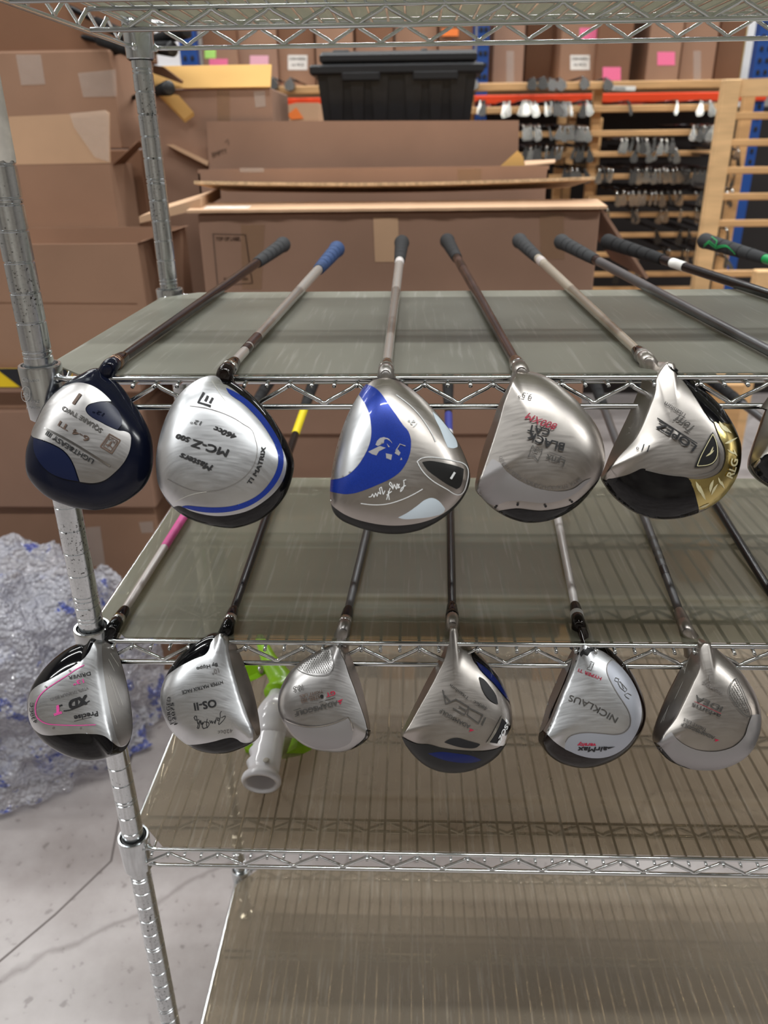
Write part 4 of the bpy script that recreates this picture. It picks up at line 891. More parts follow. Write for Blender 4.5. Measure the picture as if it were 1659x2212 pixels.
d.panel([(978,1665),(915,1650),(930,1668),(915,1688)], 'red_ink', 'triangle_emblem', lay=5, sm=False)
d.text('TIGHT LIES', [(818,1520),(528,1380)], 40, 'engrave', 0)
d.text('WOMENS', [(1038,1048),(770,898)], 40, 'engrave_lt', 0)
d.line([(852,815),(850,908)], 12, 'engrave_lt', 'lettering', sm=False)
for p, q in (((520,915),(415,1140)),((340,1220),(235,1450)),((320,1270),(270,1420)),((610,600),(560,720)),((575,650),(535,810))): d.line([p, q], 4, 'lt_groove', 'face_groove', sm=False)
# 7, 8: only shafts show
q7, p7 = tp(1659, 1272, Z3S), tp(1555, 1105, Z3S); dx = (p7.x-q7.x)/(p7.y-q7.y)
ta, _ = club('thin black golf shaft at the right end of the lower row', Vector((q7.x-dx*(q7.y+.02), -.02, Z3S)), Vector((q7.x+dx*(1.0-q7.y), 1.0, Z3S+.004)), None, sh='sh_black', group=LG, ferrule=('black_gl','chrome'))
tb_, _ = club('dark grey golf shaft crossing behind the gold-rimmed driver at the far right', Vector((.985, -.02, Z3S)), Vector((.972, 1.05, Z3S+.004)), None, sh='sh_grey', group=LG, ferrule=('black_gl','chrome'))
head_copy(t12, ta); head_copy(t12, tb_)
# ------------------------------------------------------------ lettering cast into the upper front collar
def collar_map(zr, r_=.0190):
    def f(x, y):
        d = ray(x, y); a = d.x*d.x+d.y*d.y; b = CAM.x*d.x+CAM.y*d.y; c = CAM.x**2+CAM.y**2-r_*r_
        t = (-b-math.sqrt(max(0, b*b-a*c)))/a; p = CAM+d*t; n = Vector((p.x, p.y, 0)).normalized(); return p, n
    return f
cm = collar_map(SH[2][0])
cols = [o for o in bpy.data.objects if o.name.startswith('collar')]
col2 = [o for o in cols if o.parent and o.type == 'MESH' and abs(sum(v.co.z for v in o.data.vertices)/len(o.data.vertices)-SH[2][0]+.015) < .03 and abs(sum(v.co.x for v in o.data.vertices)/len(o.data.vertices)) < .01 and abs(sum(v.co.y for v in o.data.vertices)/len(o.data.vertices)) < .01][0]
for tx, pa, h_ in (('Classics', [(47,823),(64,826),(84,824)], 8), ('SF', [(50,858),(64,859)], 9), ('HRZ', [(66,872),(84,871)], 6), ('Made in China', [(58,884),(72,885),(85,884)], 6)):
    text_mb(cm, tx, pa, h_, .0004).build('cast_lettering', M['rail'], col2, Vector())
line_mb(cm, [(56+9*math.cos(a*.45), 851+16*math.sin(a*.45)) for a in range(14)], 1.6, .0004, True).build('cast_ring', M['rail'], col2, Vector())

# ------------------------------------------------------------ lime and white plastic toy on the fourth shelf
zt = ztop(4)
toy = thing('toy_launcher', (.17, .17, zt), 'lime-green and white plastic toy with a hollow ribbed handle, on the see-through liner', 'toy')
e0 = atY(565, 1698, .075); e0.z = max(e0.z, zt+.0245)
e1 = atY(584, 1582, .150)
ax = (e1-e0).normalized(); Lh = (e1-e0).length
prof = [(-.004, .0235), (.000, .0262), (.005, .0255), (.010, .0215), (.017, .0195), (.026, .0240), (.034, .0192), (.044, .0238), (.052, .0190), (.062, .0232), (.070, .0188), (.080, .0212), (Lh, .0200), (Lh+.02, .019)]
up_ = Vector((0, 0, 1)); sd = ax.cross(up_).normalized(); uu = sd.cross(ax)
mb = MB(); n = 28; vs = []
for a, r_ in prof+[]:
    base = .0212 if a > .012 else r_
    for j in range(n):
        an = 2*math.pi*j/n; w = max(0, -math.cos(an))  # finger ribs on the left side only
        rr = base*(1-w)+r_*w if a > .012 else r_
        vs.append(e0+ax*a+sd*math.cos(an)*rr*1.0+uu*math.sin(an)*rr*.92)
inn = [(-.004, .0205), (.002, .0185), (.03, .0170), (.085, .0165)]
k = len(prof); fs = [(i*n+j, i*n+(j+1) % n, (i+1)*n+(j+1) % n, (i+1)*n+j) for i in range(k-1) for j in range(n)]
for a, r_ in inn:
    for j in range(n): an = 2*math.pi*j/n; vs.append(e0+ax*a+sd*math.cos(an)*r_+uu*math.sin(an)*r_*.92)
fs += [((j+1) % n, j, k*n+j, k*n+(j+1) % n) for j in range(n)]
fs += [(( k+i)*n+(j+1) % n, (k+i)*n+j, (k+i+1)*n+j, (k+i+1)*n+(j+1) % n) for i in range(3) for j in range(n)]
fs.append(tuple((k+3)*n+j for j in range(n)))
hnd = mb.add(vs, fs).build('handle', M['white_pl'], toy, smooth=True)
st = e0+ax*.018+uu*.0205+sd*.006
MB().lathe([(.0042, 0), (.0040, .0010), (.002, .0014)], st-Vector((0, 0, .0003)), 12).build('sticker', M['label_old'], hnd, ORI[toy.name], True)
c1 = e1+ax*.012
MB().tube(smooth3([c1-ax*.02, c1+ax*.01+Vector((0, 0, .006)), c1+Vector((.004, .035, .014)), c1+Vector((.006, .055, .016))], 5), [.0195+.004*math.sin(i*.4) for i in range(16)], 20).build('handle_neck', M['white_pl'], toy, smooth=True)
MB().tube(smooth3([c1+Vector((-.004, .01, -.002)), c1+Vector((.03, .012, -.010)), c1+Vector((.055, .012, -.024))], 5), [.0185, .0185, .0185, .018, .018, .0175, .017, .0165, .016, .015, .013], 20).build('side_knuckle', M['white_pl'], toy, smooth=True)
# green arms: a wide Y with a rounded tab
g0 = c1+Vector((.004, .056, .016))
MB().tube(smooth3([g0-Vector((0, .012, 0)), g0+Vector((.002, .012, .004)), g0+Vector((-.022, .05, .016)), g0+Vector((-.045, .10, .022))], 5), [.0225, .0225, .022, .021, .020, .019, .018, .016, .015, .0135, .012, .011, .010, .009, .008, .007], 20).build('upper_arm', M['green_pl'], toy, smooth=True)
MB().tube(smooth3([g0-Vector((0, .008, 0)), g0+Vector((.02, .016, .0)), g0+Vector((.045, .04, -.004)), g0+Vector((.06, .07, -.01))], 5), [.0215, .0215, .021, .021, .020, .019, .0175, .016, .0145, .013, .012, .011, .010, .009, .008, .007], 18).build('right_arm', M['green_pl'], toy, smooth=True)
pl = [atY(545, 1436, .275), atY(574, 1444, .275), atY(577, 1454, .27), atY(556, 1466, .262), atY(538, 1474, .258), atY(520, 1470, .258), atY(520, 1440, .27)]
tab = MB().prism(pl, (0, .016, -.004)).build('end_tab', M['green_pl'], toy)
MB().lathe([(.0045, -.004), (.0045, .004), (.003, .006)], atY(563, 1447, .268), 14).build('screw', M['chrome'], tab, ORI[toy.name], True)
for pts in ([(528, 1616), (546, 1628), (548, 1642), (532, 1628)], [(606, 1634), (640, 1616), (682, 1606), (672, 1620), (648, 1632), (610, 1640)]):
    MB().prism([atY(x, y, .155) for x, y in pts], (0, .05, -.004)).build('foot_fin', M['green_pl'], toy)

# ------------------------------------------------------------ bubble wrap heap on the floor
def bubble_mat():
    m = bpy.data.materials.new('bubble_wrap_film'); m.use_nodes = True; nt = m.node_tree; N = nt.nodes; L = nt.links; b = N['Principled BSDF']; out = N['Material Output']
    tc = N.new('ShaderNodeTexCoord')
    n = N.new('ShaderNodeTexNoise'); n.inputs['Scale'].default_value = 9; n.inputs['Detail'].default_value = 5; n.inputs['Roughness'].default_value = .7; L.new(tc.outputs['Object'], n.inputs['Vector'])
    r_ = N.new('ShaderNodeValToRGB'); e = r_.color_ramp.elements; e[0].position = .565; e[0].color = (.88, .88, .95, 1); e[1].position = .595; e[1].color = (.07, .11, .46, 1)
    L.new(n.outputs['Fac'], r_.inputs[0]); L.new(r_.outputs[0], b.inputs['Base Color']); b.inputs['Roughness'].default_value = .10; b.inputs['Specular IOR Level'].default_value = 1.; b.inputs['Coat Weight'].default_value = 1.; b.inputs['Coat Roughness'].default_value = .05
    v = N.new('ShaderNodeTexVoronoi'); v.inputs['Scale'].default_value = 95; L.new(tc.outputs['Object'], v.inputs['Vector'])
    bp = N.new('ShaderNodeBump'); bp.inputs['Strength'].default_value = 1.; bp.inputs['Distance'].default_value = .012; bp.invert = True; L.new(v.outputs['Distance'], bp.inputs['Height'])
    L.new(bp.outputs[0], b.inputs['Normal']); L.new(bp.outputs[0], b.inputs['Coat Normal'])
    t = N.new('ShaderNodeBsdfTransparent'); t.inputs[0].default_value = (.93, .93, .97, 1); mx = N.new('ShaderNodeMixShader')
    rm = N.new('ShaderNodeMapRange'); L.new(n.outputs['Fac'], rm.inputs[0]); rm.inputs[1].default_value = .55; rm.inputs[2].default_value = .60; rm.inputs[3].default_value = .46; rm.inputs[4].default_value = .85
    L.new(rm.outputs[0], mx.inputs[0]); L.new(t.outputs[0], mx.inputs[1]); L.new(b.outputs[0], mx.inputs[2]); L.new(mx.outputs[0], out.inputs[0]); return m
M['bubble'] = bubble_mat()
def wrap_sheet(cx, cy, rx, ry, hh, seed, nu=230, nv=120, z0=.01):
    vs, fs = [], []
    for i in range(nv+1):
        v = i/nv
        for j in range(nu):
            a = 2*math.pi*j/nu
            prof = (1-v**2.2); rr = .18+.82*math.sin(min(1, v*1.02)*math.pi/2)**.8 if v > 0 else .02
            x, y, z = math.cos(a)*rr, math.sin(a)*rr, prof
            q = Vector((x*2.2+seed, y*2.2, z*2.2))
            f = 1+.20*noise.noise(q)+.10*noise.noise(q*2.7)
            P0 = Vector((cx+x*rx*f, cy+y*ry*f, z0+hh*max(0, z)*(1+.25*noise.noise(q*1.3+Vector((5, 0, 0))))))
            q2 = P0*9; rg = (1-abs(noise.noise(q2))*2.2)*.022+(1-abs(noise.noise(q2*2.6))*2.2)*.012
            P0 += Vector((x, y, .5)).normalized()*rg
            u_, w_ = a*rx/.0105, v*(rx+hh)/.0105
            bx = abs(math.sin(u_*math.pi*.5+(int(w_) % 2)*.0)*math.sin(w_*math.pi*.5))
            nrm = Vector((x, y, .6)).normalized(); P0 += nrm*.0045*bx**.7
            P0.z = max(P0.z, .004); vs.append(P0)
    for i in range(nv):
        for j in range(nu): fs.append((i*nu+j, i*nu+(j+1) % nu, (i+1)*nu+(j+1) % nu, (i+1)*nu+j))
    return MB().add(vs, fs)
bw = thing('bubble_wrap_heap', (-.70, .93, 0), 'crumpled heap of clear bubble wrap with blue print on the concrete floor', 'bubble wrap')
wrap_sheet(-.72, .93, .31, .25, .50, 1.3).build('outer_layer', M['bubble'], bw, smooth=True, kind='stuff')
wrap_sheet(-.70, .94, .22, .18, .40, 4.1, 120, 70).build('inner_layer', M['bubble'], bw, smooth=True, kind='stuff')
wrap_sheet(-.52, 1.03, .17, .13, .38, 8.7, 130, 80).build('loose_end', M['bubble'], bw, smooth=True, kind='stuff')
# ------------------------------------------------------------ cartons
def carton(x0, x1, y0, y1, z0, z1, label, mat='card', group=None, tape=True, seam=True, open_=None, group_=None, name='cardboard_box', wall=.005):
    t = thing(name, ((x0+x1)/2, (y0+y1)/2, z0), label, 'cardboard box', group)
    if open_:
        mb = MB()
        mb.box((x0, y0, z0), (x1, y0+wall, z1)); mb.box((x0, y1-wall, z0), (x1, y1, z1)); mb.box((x0, y0+wall, z0), (x0+wall, y1-wall, z1)); mb.box((x1-wall, y0+wall, z0), (x1, y1-wall, z1)); mb.box((x0+wall, y0+wall, z0), (x1-wall, y1-wall, z0+wall))
        mb.build('body', M[mat], t)
    else:
        MB().bbox((x0, y0, z0), (x1, y1, z1), .003).build('body', M[mat], t)
        if seam:
            g = .0015; ym = (y0+y1)/2
            for ya, yb in ((y0+.003, ym-g), (ym+g, y1-.003)): MB().box((x0+.003, ya, z1-.0005), (x1-.003, yb, z1+.003)).build('top_flap', M[mat], t)
    if tape and not open_:
        xm = (x0+x1)/2; yt = y0-.0008
        MB().box((x0-.0006, (y0+y1)/2-.025, z1-.07), (x0-.0002, (y0+y1)/2+.025, z1)).build('tape', M['tape'], t)
        MB().box((xm-.026, yt, z1-.075), (xm+.026, yt+.0006, z1-.004)).build('tape', M['tape'], t)
    return t
def mark(t, mb, name, mat): return mb.build(name, M[mat], t)
def pz(x, y, Y): return atY(x, y, Y)
# big damaged carton right behind the shelving
Yb = 1.235; xl, xr, zt_ = pz(428, 480, Yb).x, pz(1298, 450, Yb).x, pz(860, 458, Yb).z
zb_ = pz(800, 940, Yb).z
t = thing('cardboard_box', ((xl+xr)/2, Yb+.2, zb_), 'large battered carton with torn lifted flaps right behind the upper grips', 'cardboard box'); batter = t
MB().bbox((xl, Yb, zb_), (xr, Yb+.42, zt_), .004).build('body', M['card_b'], t)
def ragged(x0, x1, y0, y1, z0, z1, jag, th=.006, seed=1, dz=0, n=40):
    rnd = random.Random(seed); mb = MB(); vs = []
    for i in range(n+1):
        f = i/n; x = x0+(x1-x0)*f; yy = y0+rnd.uniform(-jag, jag); zz = dz*math.sin(f*math.pi)
        vs += [(x, yy, z0+zz), (x, y1, z1+zz), (x, yy, z0+zz+th), (x, y1, z1+zz+th)]
    fs = []
    for i in range(n):
        a, b = 4*i, 4*i+4; fs += [(a, b, b+1, a+1), (a+2, a+3, b+3, b+2), (a, a+2, b+2, b), (a+1, b+1, b+3, a+3)]
    fs += [(0, 1, 3, 2), (4*n, 4*n+2, 4*n+3, 4*n+1)]
    return mb.add(vs, fs)
ragged(xl-.02, xr+.012, Yb-.016, Yb+.10, zt_+.003, zt_+.012, .004, seed=3).build('front_flap', M['card_lt'], t)
ragged(xl-.016, xr-.005, Yb+.06, Yb+.40, zt_+.062, zt_+.030, .004, .007, 5, -.008).build('rear_flap', M['card_edge'], t)
MB().slab((xr, Yb+.01, zt_), (.125, .0, -.155), (0, .36, 0), (.006, 0, .004)).build('side_flap', M['card_b'], t)
mp = yplane(Yb-.0012)
poly_mb(mp, [(520, 485), (572, 485), (565, 625), (523, 625)], 0, 40, False).build('tape', M['tape'], t)
poly_mb(mp, [(806, 470), (860, 470), (862, 566), (810, 566)], 0, 40, False).build('tape', M['card_lt'], t)
poly_mb(mp, [(1165, 462), (1218, 460), (1220, 560), (1168, 560)], 0, 40, False).build('tape', M['tape'], t)
line_mb(mp, [(460, 505), (530, 507), (545, 612), (470, 616)], 3.2, 0, True, False).build('printed_frame', M['bronze'], t)
text_mb(mp, 'TOP OF LABEL', [(466, 520), (520, 520)], 8, .0002).build('lettering', M['bronze'], t)
text_mb(mp, 'PLACE LABEL HERE', [(484, 606), (536, 606)], 6, .0002).build('lettering', M['bronze'], t)
lb = MB().slab((pz(440, 466, Yb).x, Yb+.002, zt_+.010), (.105, 0, 0), (0, .04, .0036), (0, 0, .0008)).build('shipping_label', M['label_old'], t)
# cartons under it
carton(xl-.01, xr+.004, Yb+.01, Yb+.43, .52, zb_-.001, 'wide plain carton under the battered carton, seen between the shelves', 'card_b')
carton(xl-.02, xr+.0, Yb-.005, Yb+.42, .145, .519, 'lowest wide carton of the stack behind the shelving', 'card')
pal = thing('pallet', (.3, 1.45, 0), 'wooden pallet under the stack of wide cartons', 'pallet')
for i in range(5): MB().box((xl-.03, Yb-.02+i*.095, .12), (xr+.03, Yb+.055+i*.095, .142)).build('deck_board', M['wood'], pal)
for i in range(3): MB().box((xl-.03+i*(xr-xl-.04)/2, Yb-.02, 0), (xl+.07+i*(xr-xl-.04)/2, Yb+.435, .12)).build('stringer', M['wood'], pal)
# open carton behind it with upright flap
Yc = 1.69; cxl, cxr, cz = pz(427, 366, Yc).x, pz(1186, 366, Yc).x, pz(800, 362, Yc).z
t = thing('cardboard_box', ((cxl+cxr)/2, Yc+.2, .9), 'long open carton with tall upright rear flap behind the battered carton', 'cardboard box')
w_ = .005; mb = MB(); ybk = Yc+.15
for a, b_ in (((cxl, Yc, .9), (cxr, Yc+w_, cz)), ((cxl, ybk, .9), (cxr, ybk+w_, cz-.01)), ((cxl, Yc, .9), (cxl+w_, ybk, cz-.01)), ((cxr-w_, Yc, .9), (cxr, ybk, cz-.01)), ((cxl, Yc, .9), (cxr, ybk, .905))): mb.box(a, b_)
mb.build('body', M['card_b'], t)
Yf = ybk+.003; fl = [pz(446, 262, Yf), pz(1121, 260, Yf), pz(1119, 372, Yf), pz(452, 372, Yf)]
MB().prism(fl, (0, .006, 0)).build('upright_flap', M['card_b'], t)
MB().prism([pz(1078, 361, Yc+.05), pz(1118, 325, Yc+.05), pz(1130, 338, Yc+.05), pz(1134, 361, Yc+.05)], (0, .004, -.02)).build('side_flap', M['card_yel'], t)
MB().prism([pz(1133, 347, Yc+.10), pz(1200, 344, Yc+.10), pz(1198, 350, Yc+.05), pz(1134, 357, Yc+.05)], (0, .0, -.004)).build('end_flap', M['card_lt'], t)
mp = yplane(Yf-.001); text_mb(mp, 'EMPTY', [(460, 340), (492, 330)], 10, .0).build('lettering', M['bronze'], t)
line_mb(mp, [(486, 308), (492, 300), (494, 312)], 2, .0, False, False).build('pen_mark', M['bronze'], t)
mp = yplane(Yc-.001)
poly_mb(mp, [(518, 363), (570, 363), (570, 372), (518, 372)], 0, 30, False).build('tape', M['tape_clear'], t)
poly_mb(mp, [(988, 364), (1040, 364), (1040, 400), (988, 400)], 0, 40, False).build('tape', M['tape'], t)
carton(cxl, cxr, Yc-.0, Yc+.155, .0, .899, 'tall carton standing under the long open carton', 'card', tape=False)
# black tote on a carton
Yt = 2.0; tl, tr_, tzt, tzb = pz(682, 150, Yt).x, pz(1032, 150, Yt).x, pz(850, 138, Yt).z, pz(850, 300, Yt).z
tt = thing('storage_tote', ((tl+tr_)/2, Yt+.2, tzb), 'black lidded plastic storage tote standing above the long open carton', 'storage tote')
dp = .40; ins = .022
MB().add([(tl+ins, Yt+ins, tzb), (tr_-ins, Yt+ins, tzb), (tr_-ins, Yt+dp-ins, tzb), (tl+ins, Yt+dp-ins, tzb), (tl, Yt, tzt), (tr_, Yt, tzt), (tr_, Yt+dp, tzt), (tl, Yt+dp, tzt)], [(3,2,1,0),(4,5,6,7),(0,1,5,4),(1,2,6,5),(2,3,7,6),(3,0,4,7)]).build('tub', M['blacktub'], tt)
w9 = tr_-tl
for i, (a, b_) in enumerate(((.07, .17), (.21, .30), (.34, .45), (.55, .66), (.70, .79), (.83, .93))):
    MB().add([(tl+w9*a+.01, Yt+ins-.006, tzb+.01), (tl+w9*b_-.01, Yt+ins-.006, tzb+.01), (tl+w9*b_-.01, Yt+ins+.01, tzb+.01), (tl+w9*a+.01, Yt+ins+.01, tzb+.01), (tl+w9*a, Yt-.007, tzt-.02), (tl+w9*b_, Yt-.007, tzt-.02), (tl+w9*b_, Yt+.01, tzt-.02), (tl+w9*a, Yt+.01, tzt-.02)], [(3,2,1,0),(4,5,6,7),(0,1,5,4),(1,2,6,5),(2,3,7,6),(3,0,4,7)]).build('rib', M['blacktub'], tt)
MB().bbox((tl-.018, Yt-.018, tzt-.028), (tr_+.018, Yt+dp+.018, tzt), .006).build('rim', M['blacktub'], tt)
for a, b_ in ((.16, .40), (.60, .88)): MB().bbox((tl+w9*a, Yt-.020, tzt-.045), (tl+w9*b_, Yt-.002, tzt-.02), .004).build('rim_lug', M['blacktub'], tt)
ld_ = MB().bbox((tl+.012, Yt-.008, tzt), (tr_-.002, Yt+dp, tzt+.034), .010).build('lid', M['blacktub'], tt)
MB().bbox((tl+.05, Yt+.03, tzt+.034), (tl+.10, Yt+.1, tzt+.042), .003).build('lid_knob', M['blacktub'], ld_)
MB().bbox((tr_-.17, Yt+.03, tzt+.034), (tr_-.15, Yt+.1, tzt+.042), .003).build('lid_knob', M['blacktub'], ld_)
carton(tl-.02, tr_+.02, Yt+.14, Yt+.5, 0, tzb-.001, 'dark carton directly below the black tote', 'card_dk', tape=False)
# carton with folded flap, warm light painted in as a honey colour
Yh = 1.87; hl, hr, hz = pz(330, 200, Yh).x, pz(586, 200, Yh).x, pz(460, 192, Yh).z
t = carton(hl, hr, Yh, Yh+.34, .72, hz, 'carton with folded flap in painted honey light, left of the black tote', 'card_b', tape=False, seam=False)
honey = t
MB().slab((hl, Yh-.004, hz), (hr-hl, 0, 0), (0, .045, .060), (0, -.004, .003)).build('folded_flap', M['card_yel'], t)
mp = yplane(Yh-.001)
poly_mb(mp, [(468, 194), (496, 194), (498, 330), (472, 330)], 0, 40, False).build('tape', M['tape'], t)
poly_mb(mp, [(548, 198), (572, 196), (574, 230), (552, 232)], 0, 40, False).build('tape', M['tape_clear'], t)
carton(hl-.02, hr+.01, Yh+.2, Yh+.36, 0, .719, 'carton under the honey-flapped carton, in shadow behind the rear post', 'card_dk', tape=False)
# small wrapped parcel between carton and tote
pc = [pz(*q, 2.6) for q in ((600, 232), (640, 222), (688, 222), (690, 262), (598, 262))]
pw = thing('parcel', (pc[0].x+.05, 2.65, pc[3].z), 'small tape-wrapped parcel with red mark beside the black tote', 'parcel')
MB().prism(pc, (0, .16, 0)).build('wrapping', M['card_lt'], pw)
poly_mb(yplane(2.597), [(620, 248), (640, 232), (656, 256), (630, 258)], 0, 20, False).build('red_mark', M['post_orange'], pw)
top(MB().bbox((pc[0].x-.05, 2.58, 0), (pc[2].x+.06, 2.9, pc[3].z-.001), .004), 'cardboard_box', M['card_dk'], (pc[0].x, 2.7, 0), 'carton carrying the tape-wrapped parcel', 'cardboard box')

# ------------------------------------------------------------ stack at the left
def lx(x, y, Y): return pz(x, y, Y)
xL = -1.6
Ya = 1.92; za = lx(100, 112, Ya).z
t = carton(xL, lx(238, 60, Ya).x, Ya, Ya+.45, za+.002, za+.30, 'dark upper carton at the top left behind the shelf corner', 'card_dk')
t = carton(xL+.02, lx(253, 200, Ya).x, Ya-.02, Ya+.43, lx(100, 300, Ya).z-.03, za, 'taped carton below the dark carton at the top left', 'card')
mp = yplane(Ya-.0215)
poly_mb(mp, [(34, 118), (88, 118), (98, 182), (46, 184)], 0, 60, False).build('tape', M['tape_clear'], t)
poly_mb(mp, [(168, 158), (250, 150), (252, 208), (180, 210)], 0, 60, False).build('tape', M['tape_clear'], t)
zc1 = lx(100, 300, Ya).z-.032
# open carton with pale standing flap
Yo = 1.66; zo = lx(140, 357, Yo).z; zo0 = lx(140, 488, 1.66).z-.16
t = carton(-1.5, lx(243, 400, Yo).x, Yo, Yo+.19, zo0, zo, 'carton with pale flap standing up and torn film at its corner', 'card', open_=True)
fp = [lx(18, 252, Yo), lx(150, 246, Yo), lx(225, 238, Yo), lx(236, 244, Yo), lx(236, 300, Yo), lx(238, 352, Yo), lx(14, 356, Yo)]
MB().prism([p+Vector((0, .001, 0)) for p in fp], (0, .005, 0)).build('standing_flap', M['card_lt'], t)
poly_mb(yplane(Yo-.002), [(150, 245), (228, 238), (236, 246), (236, 300), (236, 350), (205, 340), (160, 275)], 0, 20, False).build('torn_film', M['tape_clear'], t)
MB().prism([lx(243, 357, Yo+.02), lx(298, 306, Yo+.02), lx(310, 312, Yo+.14), lx(262, 362, Yo+.14)], (0, .003, .003)).build('side_flap', M['card_dk'], t)
top(MB().bbox((-1.5, Yo+.20, .0), (lx(243, 400, Yo).x+.03, Yo+.6, zc1), .004), 'cardboard_box', M['card_dk'], (-.7, 1.3, 0), 'tall dark carton standing behind the pale-flapped carton', 'cardboard box')
# open carton in front, empty
Yd = 1.22; dz = lx(150, 527, Yd).z; dxr = lx(297, 529, Yd).x; dz0 = lx(150, 800, Yd).z
t = carton(xL+.15, dxr, Yd, zo0 and Yo-.005, dz0+.002, dz, 'open empty carton at the left, its inside wall visible', 'card', open_=True)
bk = Yd
MB().slab((dxr-.004, Yd+.0, dz), (0, Yo-Yd-.02, 0), (.012, 0, .004), (.004, 0, 0)).build('side_flap', M['card'], t)
mp = yplane(Yd-.0012)
line_mb(mp, [(-20, 654), (296, 656)], 2, 0, False, False).build('crease', M['card_dk'], t)
flat = thing('cardboard_box', (-.8, 1.4, dz0-.056), 'flat carton with black and yellow hazard tape, under the open empty carton', 'cardboard box')
MB().bbox((-1.44, Yd-.01, dz0-.056), (lx(295, 830, Yd).x+.01, Yo+.18, dz0), .003).build('body', M['card_b'], flat)
Yz = Yd-.013; hz0, hz1 = lx(20, 836, Yz).z, lx(20, 796, Yz).z; hx0, hx1 = -1.3, lx(156, 815, Yz).x
tp_ = MB().box((hx0, Yz, hz0), (hx1, Yz+.002, hz1)).build('hazard_tape', M['haz_y'], flat)
hh = hz1-hz0; x = lx(-8, 800, Yz).x-.48
while x < hx1-.02:
    p = [(x, Yz-.0006, hz1), (x+.06, Yz-.0006, hz1), (min(x+.06+hh*1.1, hx1), Yz-.0006, hz0), (min(x+hh*1.1, hx1), Yz-.0006, hz0)]
    MB().prism(p, (0, .0008, 0)).build('stripe', M['haz_k'], tp_, ORI[flat.name]); x += .12
# cartons below the hazard board
z1_ = dz0-.057
ys = [z1_, lx(150, 884, Yd).z, lx(150, 1098, Yd).z, lx(150, 1112, Yd).z]
t = carton(-1.46, lx(293, 860, Yd).x, Yd+.02, Yo+.18, lx(150, 884, Yd+.02).z, z1_, 'shallow carton under the hazard board level', 'card', tape=False)
t = carton(-1.45, lx(320, 1000, Yd).x, Yd+.01, Yo+.18, lx(150, 1100, Yd).z, lx(150, 884, Yd+.02).z-.002, 'plain carton behind the navy driver', 'card_b', tape=False)
zl = lx(150, 1100, Yd).z-.003
t = carton(-1.47, lx(334, 1150, Yd).x, Yd+.03, Yo+.18, .0, zl, 'bottom carton with pale tape square, behind the bubble wrap', 'card', tape=False)
mp = yplane(Yd+.0288)
poly_mb(mp, [(184, 1140), (216, 1137), (228, 1222), (196, 1224)], 0, 40, False).build('tape', M['tape_clear'], t)
poly_mb(mp, [(300, 1128), (330, 1126), (332, 1150), (306, 1152)], 0, 40, False).build('tape', M['tape_clear'], t)
# torn honey flaps beside the rear post belong to the honey carton; a long pale one to the battered carton
MB().prism([pz(340, 198, Yh-.03), pz(386, 206, Yh-.03), pz(418, 242, Yh-.03), pz(398, 257, Yh-.03), pz(382, 240, Yh-.03)], (0, .005, -.01)).build('torn_flap', M['card_yel'], honey)
MB().prism([pz(358, 312, Yh-.03), pz(375, 312, Yh-.03), pz(450, 348, Yh-.03), pz(448, 358, Yh-.03)], (0, .03, -.006)).build('torn_flap', M['card_lt'], honey)
MB().prism([pz(330, 140, Yh-.03), pz(352, 144, Yh-.03), pz(392, 174, Yh-.03), pz(390, 180, Yh-.03), pz(330, 158, Yh-.03)], (0, .02, 0)).build('torn_flap', M['card_dk'], honey)
MB().prism([pz(300, 468, Yb+.02), pz(432, 428, Yb+.02), pz(434, 452, Yb+.02), pz(302, 482, Yb+.02)], (0, .22, .012)).build('left_flap', M['card_lt'], batter)
for i, (a, b_, lab) in enumerate((((240, 62), (330, 108), 'black club grip crossing behind the rear collar'), ((330, 88), (402, 66), 'black club grip pointing up right of the rear collar'), ((322, 102), (372, 106), 'thick black grip right of the rear post'), ((240, 96), (300, 112), 'lowest black club grip behind the rear collar'), ((342, 196), (364, 190), 'short black grip end above the honey-coloured flap'))):
    p, q = pz(*a, 1.84), pz(*b_, 1.76); ee = (p-q).normalized()
    gg = thing('loose_golf_grip', q, lab, 'golf grip', 'grips poking out of the left cartons')
    MB().tube([p+ee*.06, p, p.lerp(q, .5), q], [.012, .014, .017, .0195], 14).build('grip', M['rubber'], gg, smooth=True)
    MB().tube([p+ee*.62, p+ee*.05], [.006, .008], 10).build('shaft', M['sh_black'], gg, smooth=True)
    MB().tube([q, q-ee*.003], [.0195, .015], 14).build('end_cap', M['blackpl'], gg, smooth=True)
# ------------------------------------------------------------ pallet rack with cartons
Yr = 3.75; zbm = pz(900, 213, Yr).z
rk = thing('pallet_rack', (.6, Yr+.4, 0), 'blue and orange pallet rack loaded with cartons at the back', 'pallet rack')
for (u0, u1) in ((392, 428), (1030, 1054), (1628, 1664)):
    xa, xb = pz(u0, 150, Yr).x, pz(u1, 150, Yr).x
    for yy in (Yr, Yr+.95):
        up = MB().box((xa, yy, 0), (xb, yy+.06, 3.4)).build('upright', M['blue_steel'], rk)
        if yy == Yr:
            for zz in range(16):
                for q in (.28, .72): MB().lathe([(.0, -.011), (.009, -.008), (.009, .008), (.0, .011)], (xa+(xb-xa)*q, yy-.001, 1.35+zz*.05), 8, caps=False).build('slot', M['dark_hole'], up)
for zz in (zbm-.045, zbm+1.0):
    for yy in (Yr-.02, Yr+.97): MB().bbox((pz(428, 150, Yr).x-.6, yy, zz+.012), (pz(1664, 150, Yr).x, yy+.045, zz+.055), .006).build('beam', M['orange_steel'], rk)
MB().box((pz(392, 150, Yr).x-.5, Yr+.03, zbm+.031), (pz(1664, 150, Yr).x, Yr+.95, zbm+.045)).build('deck', M['wood'], rk)
zdk = zbm+.046
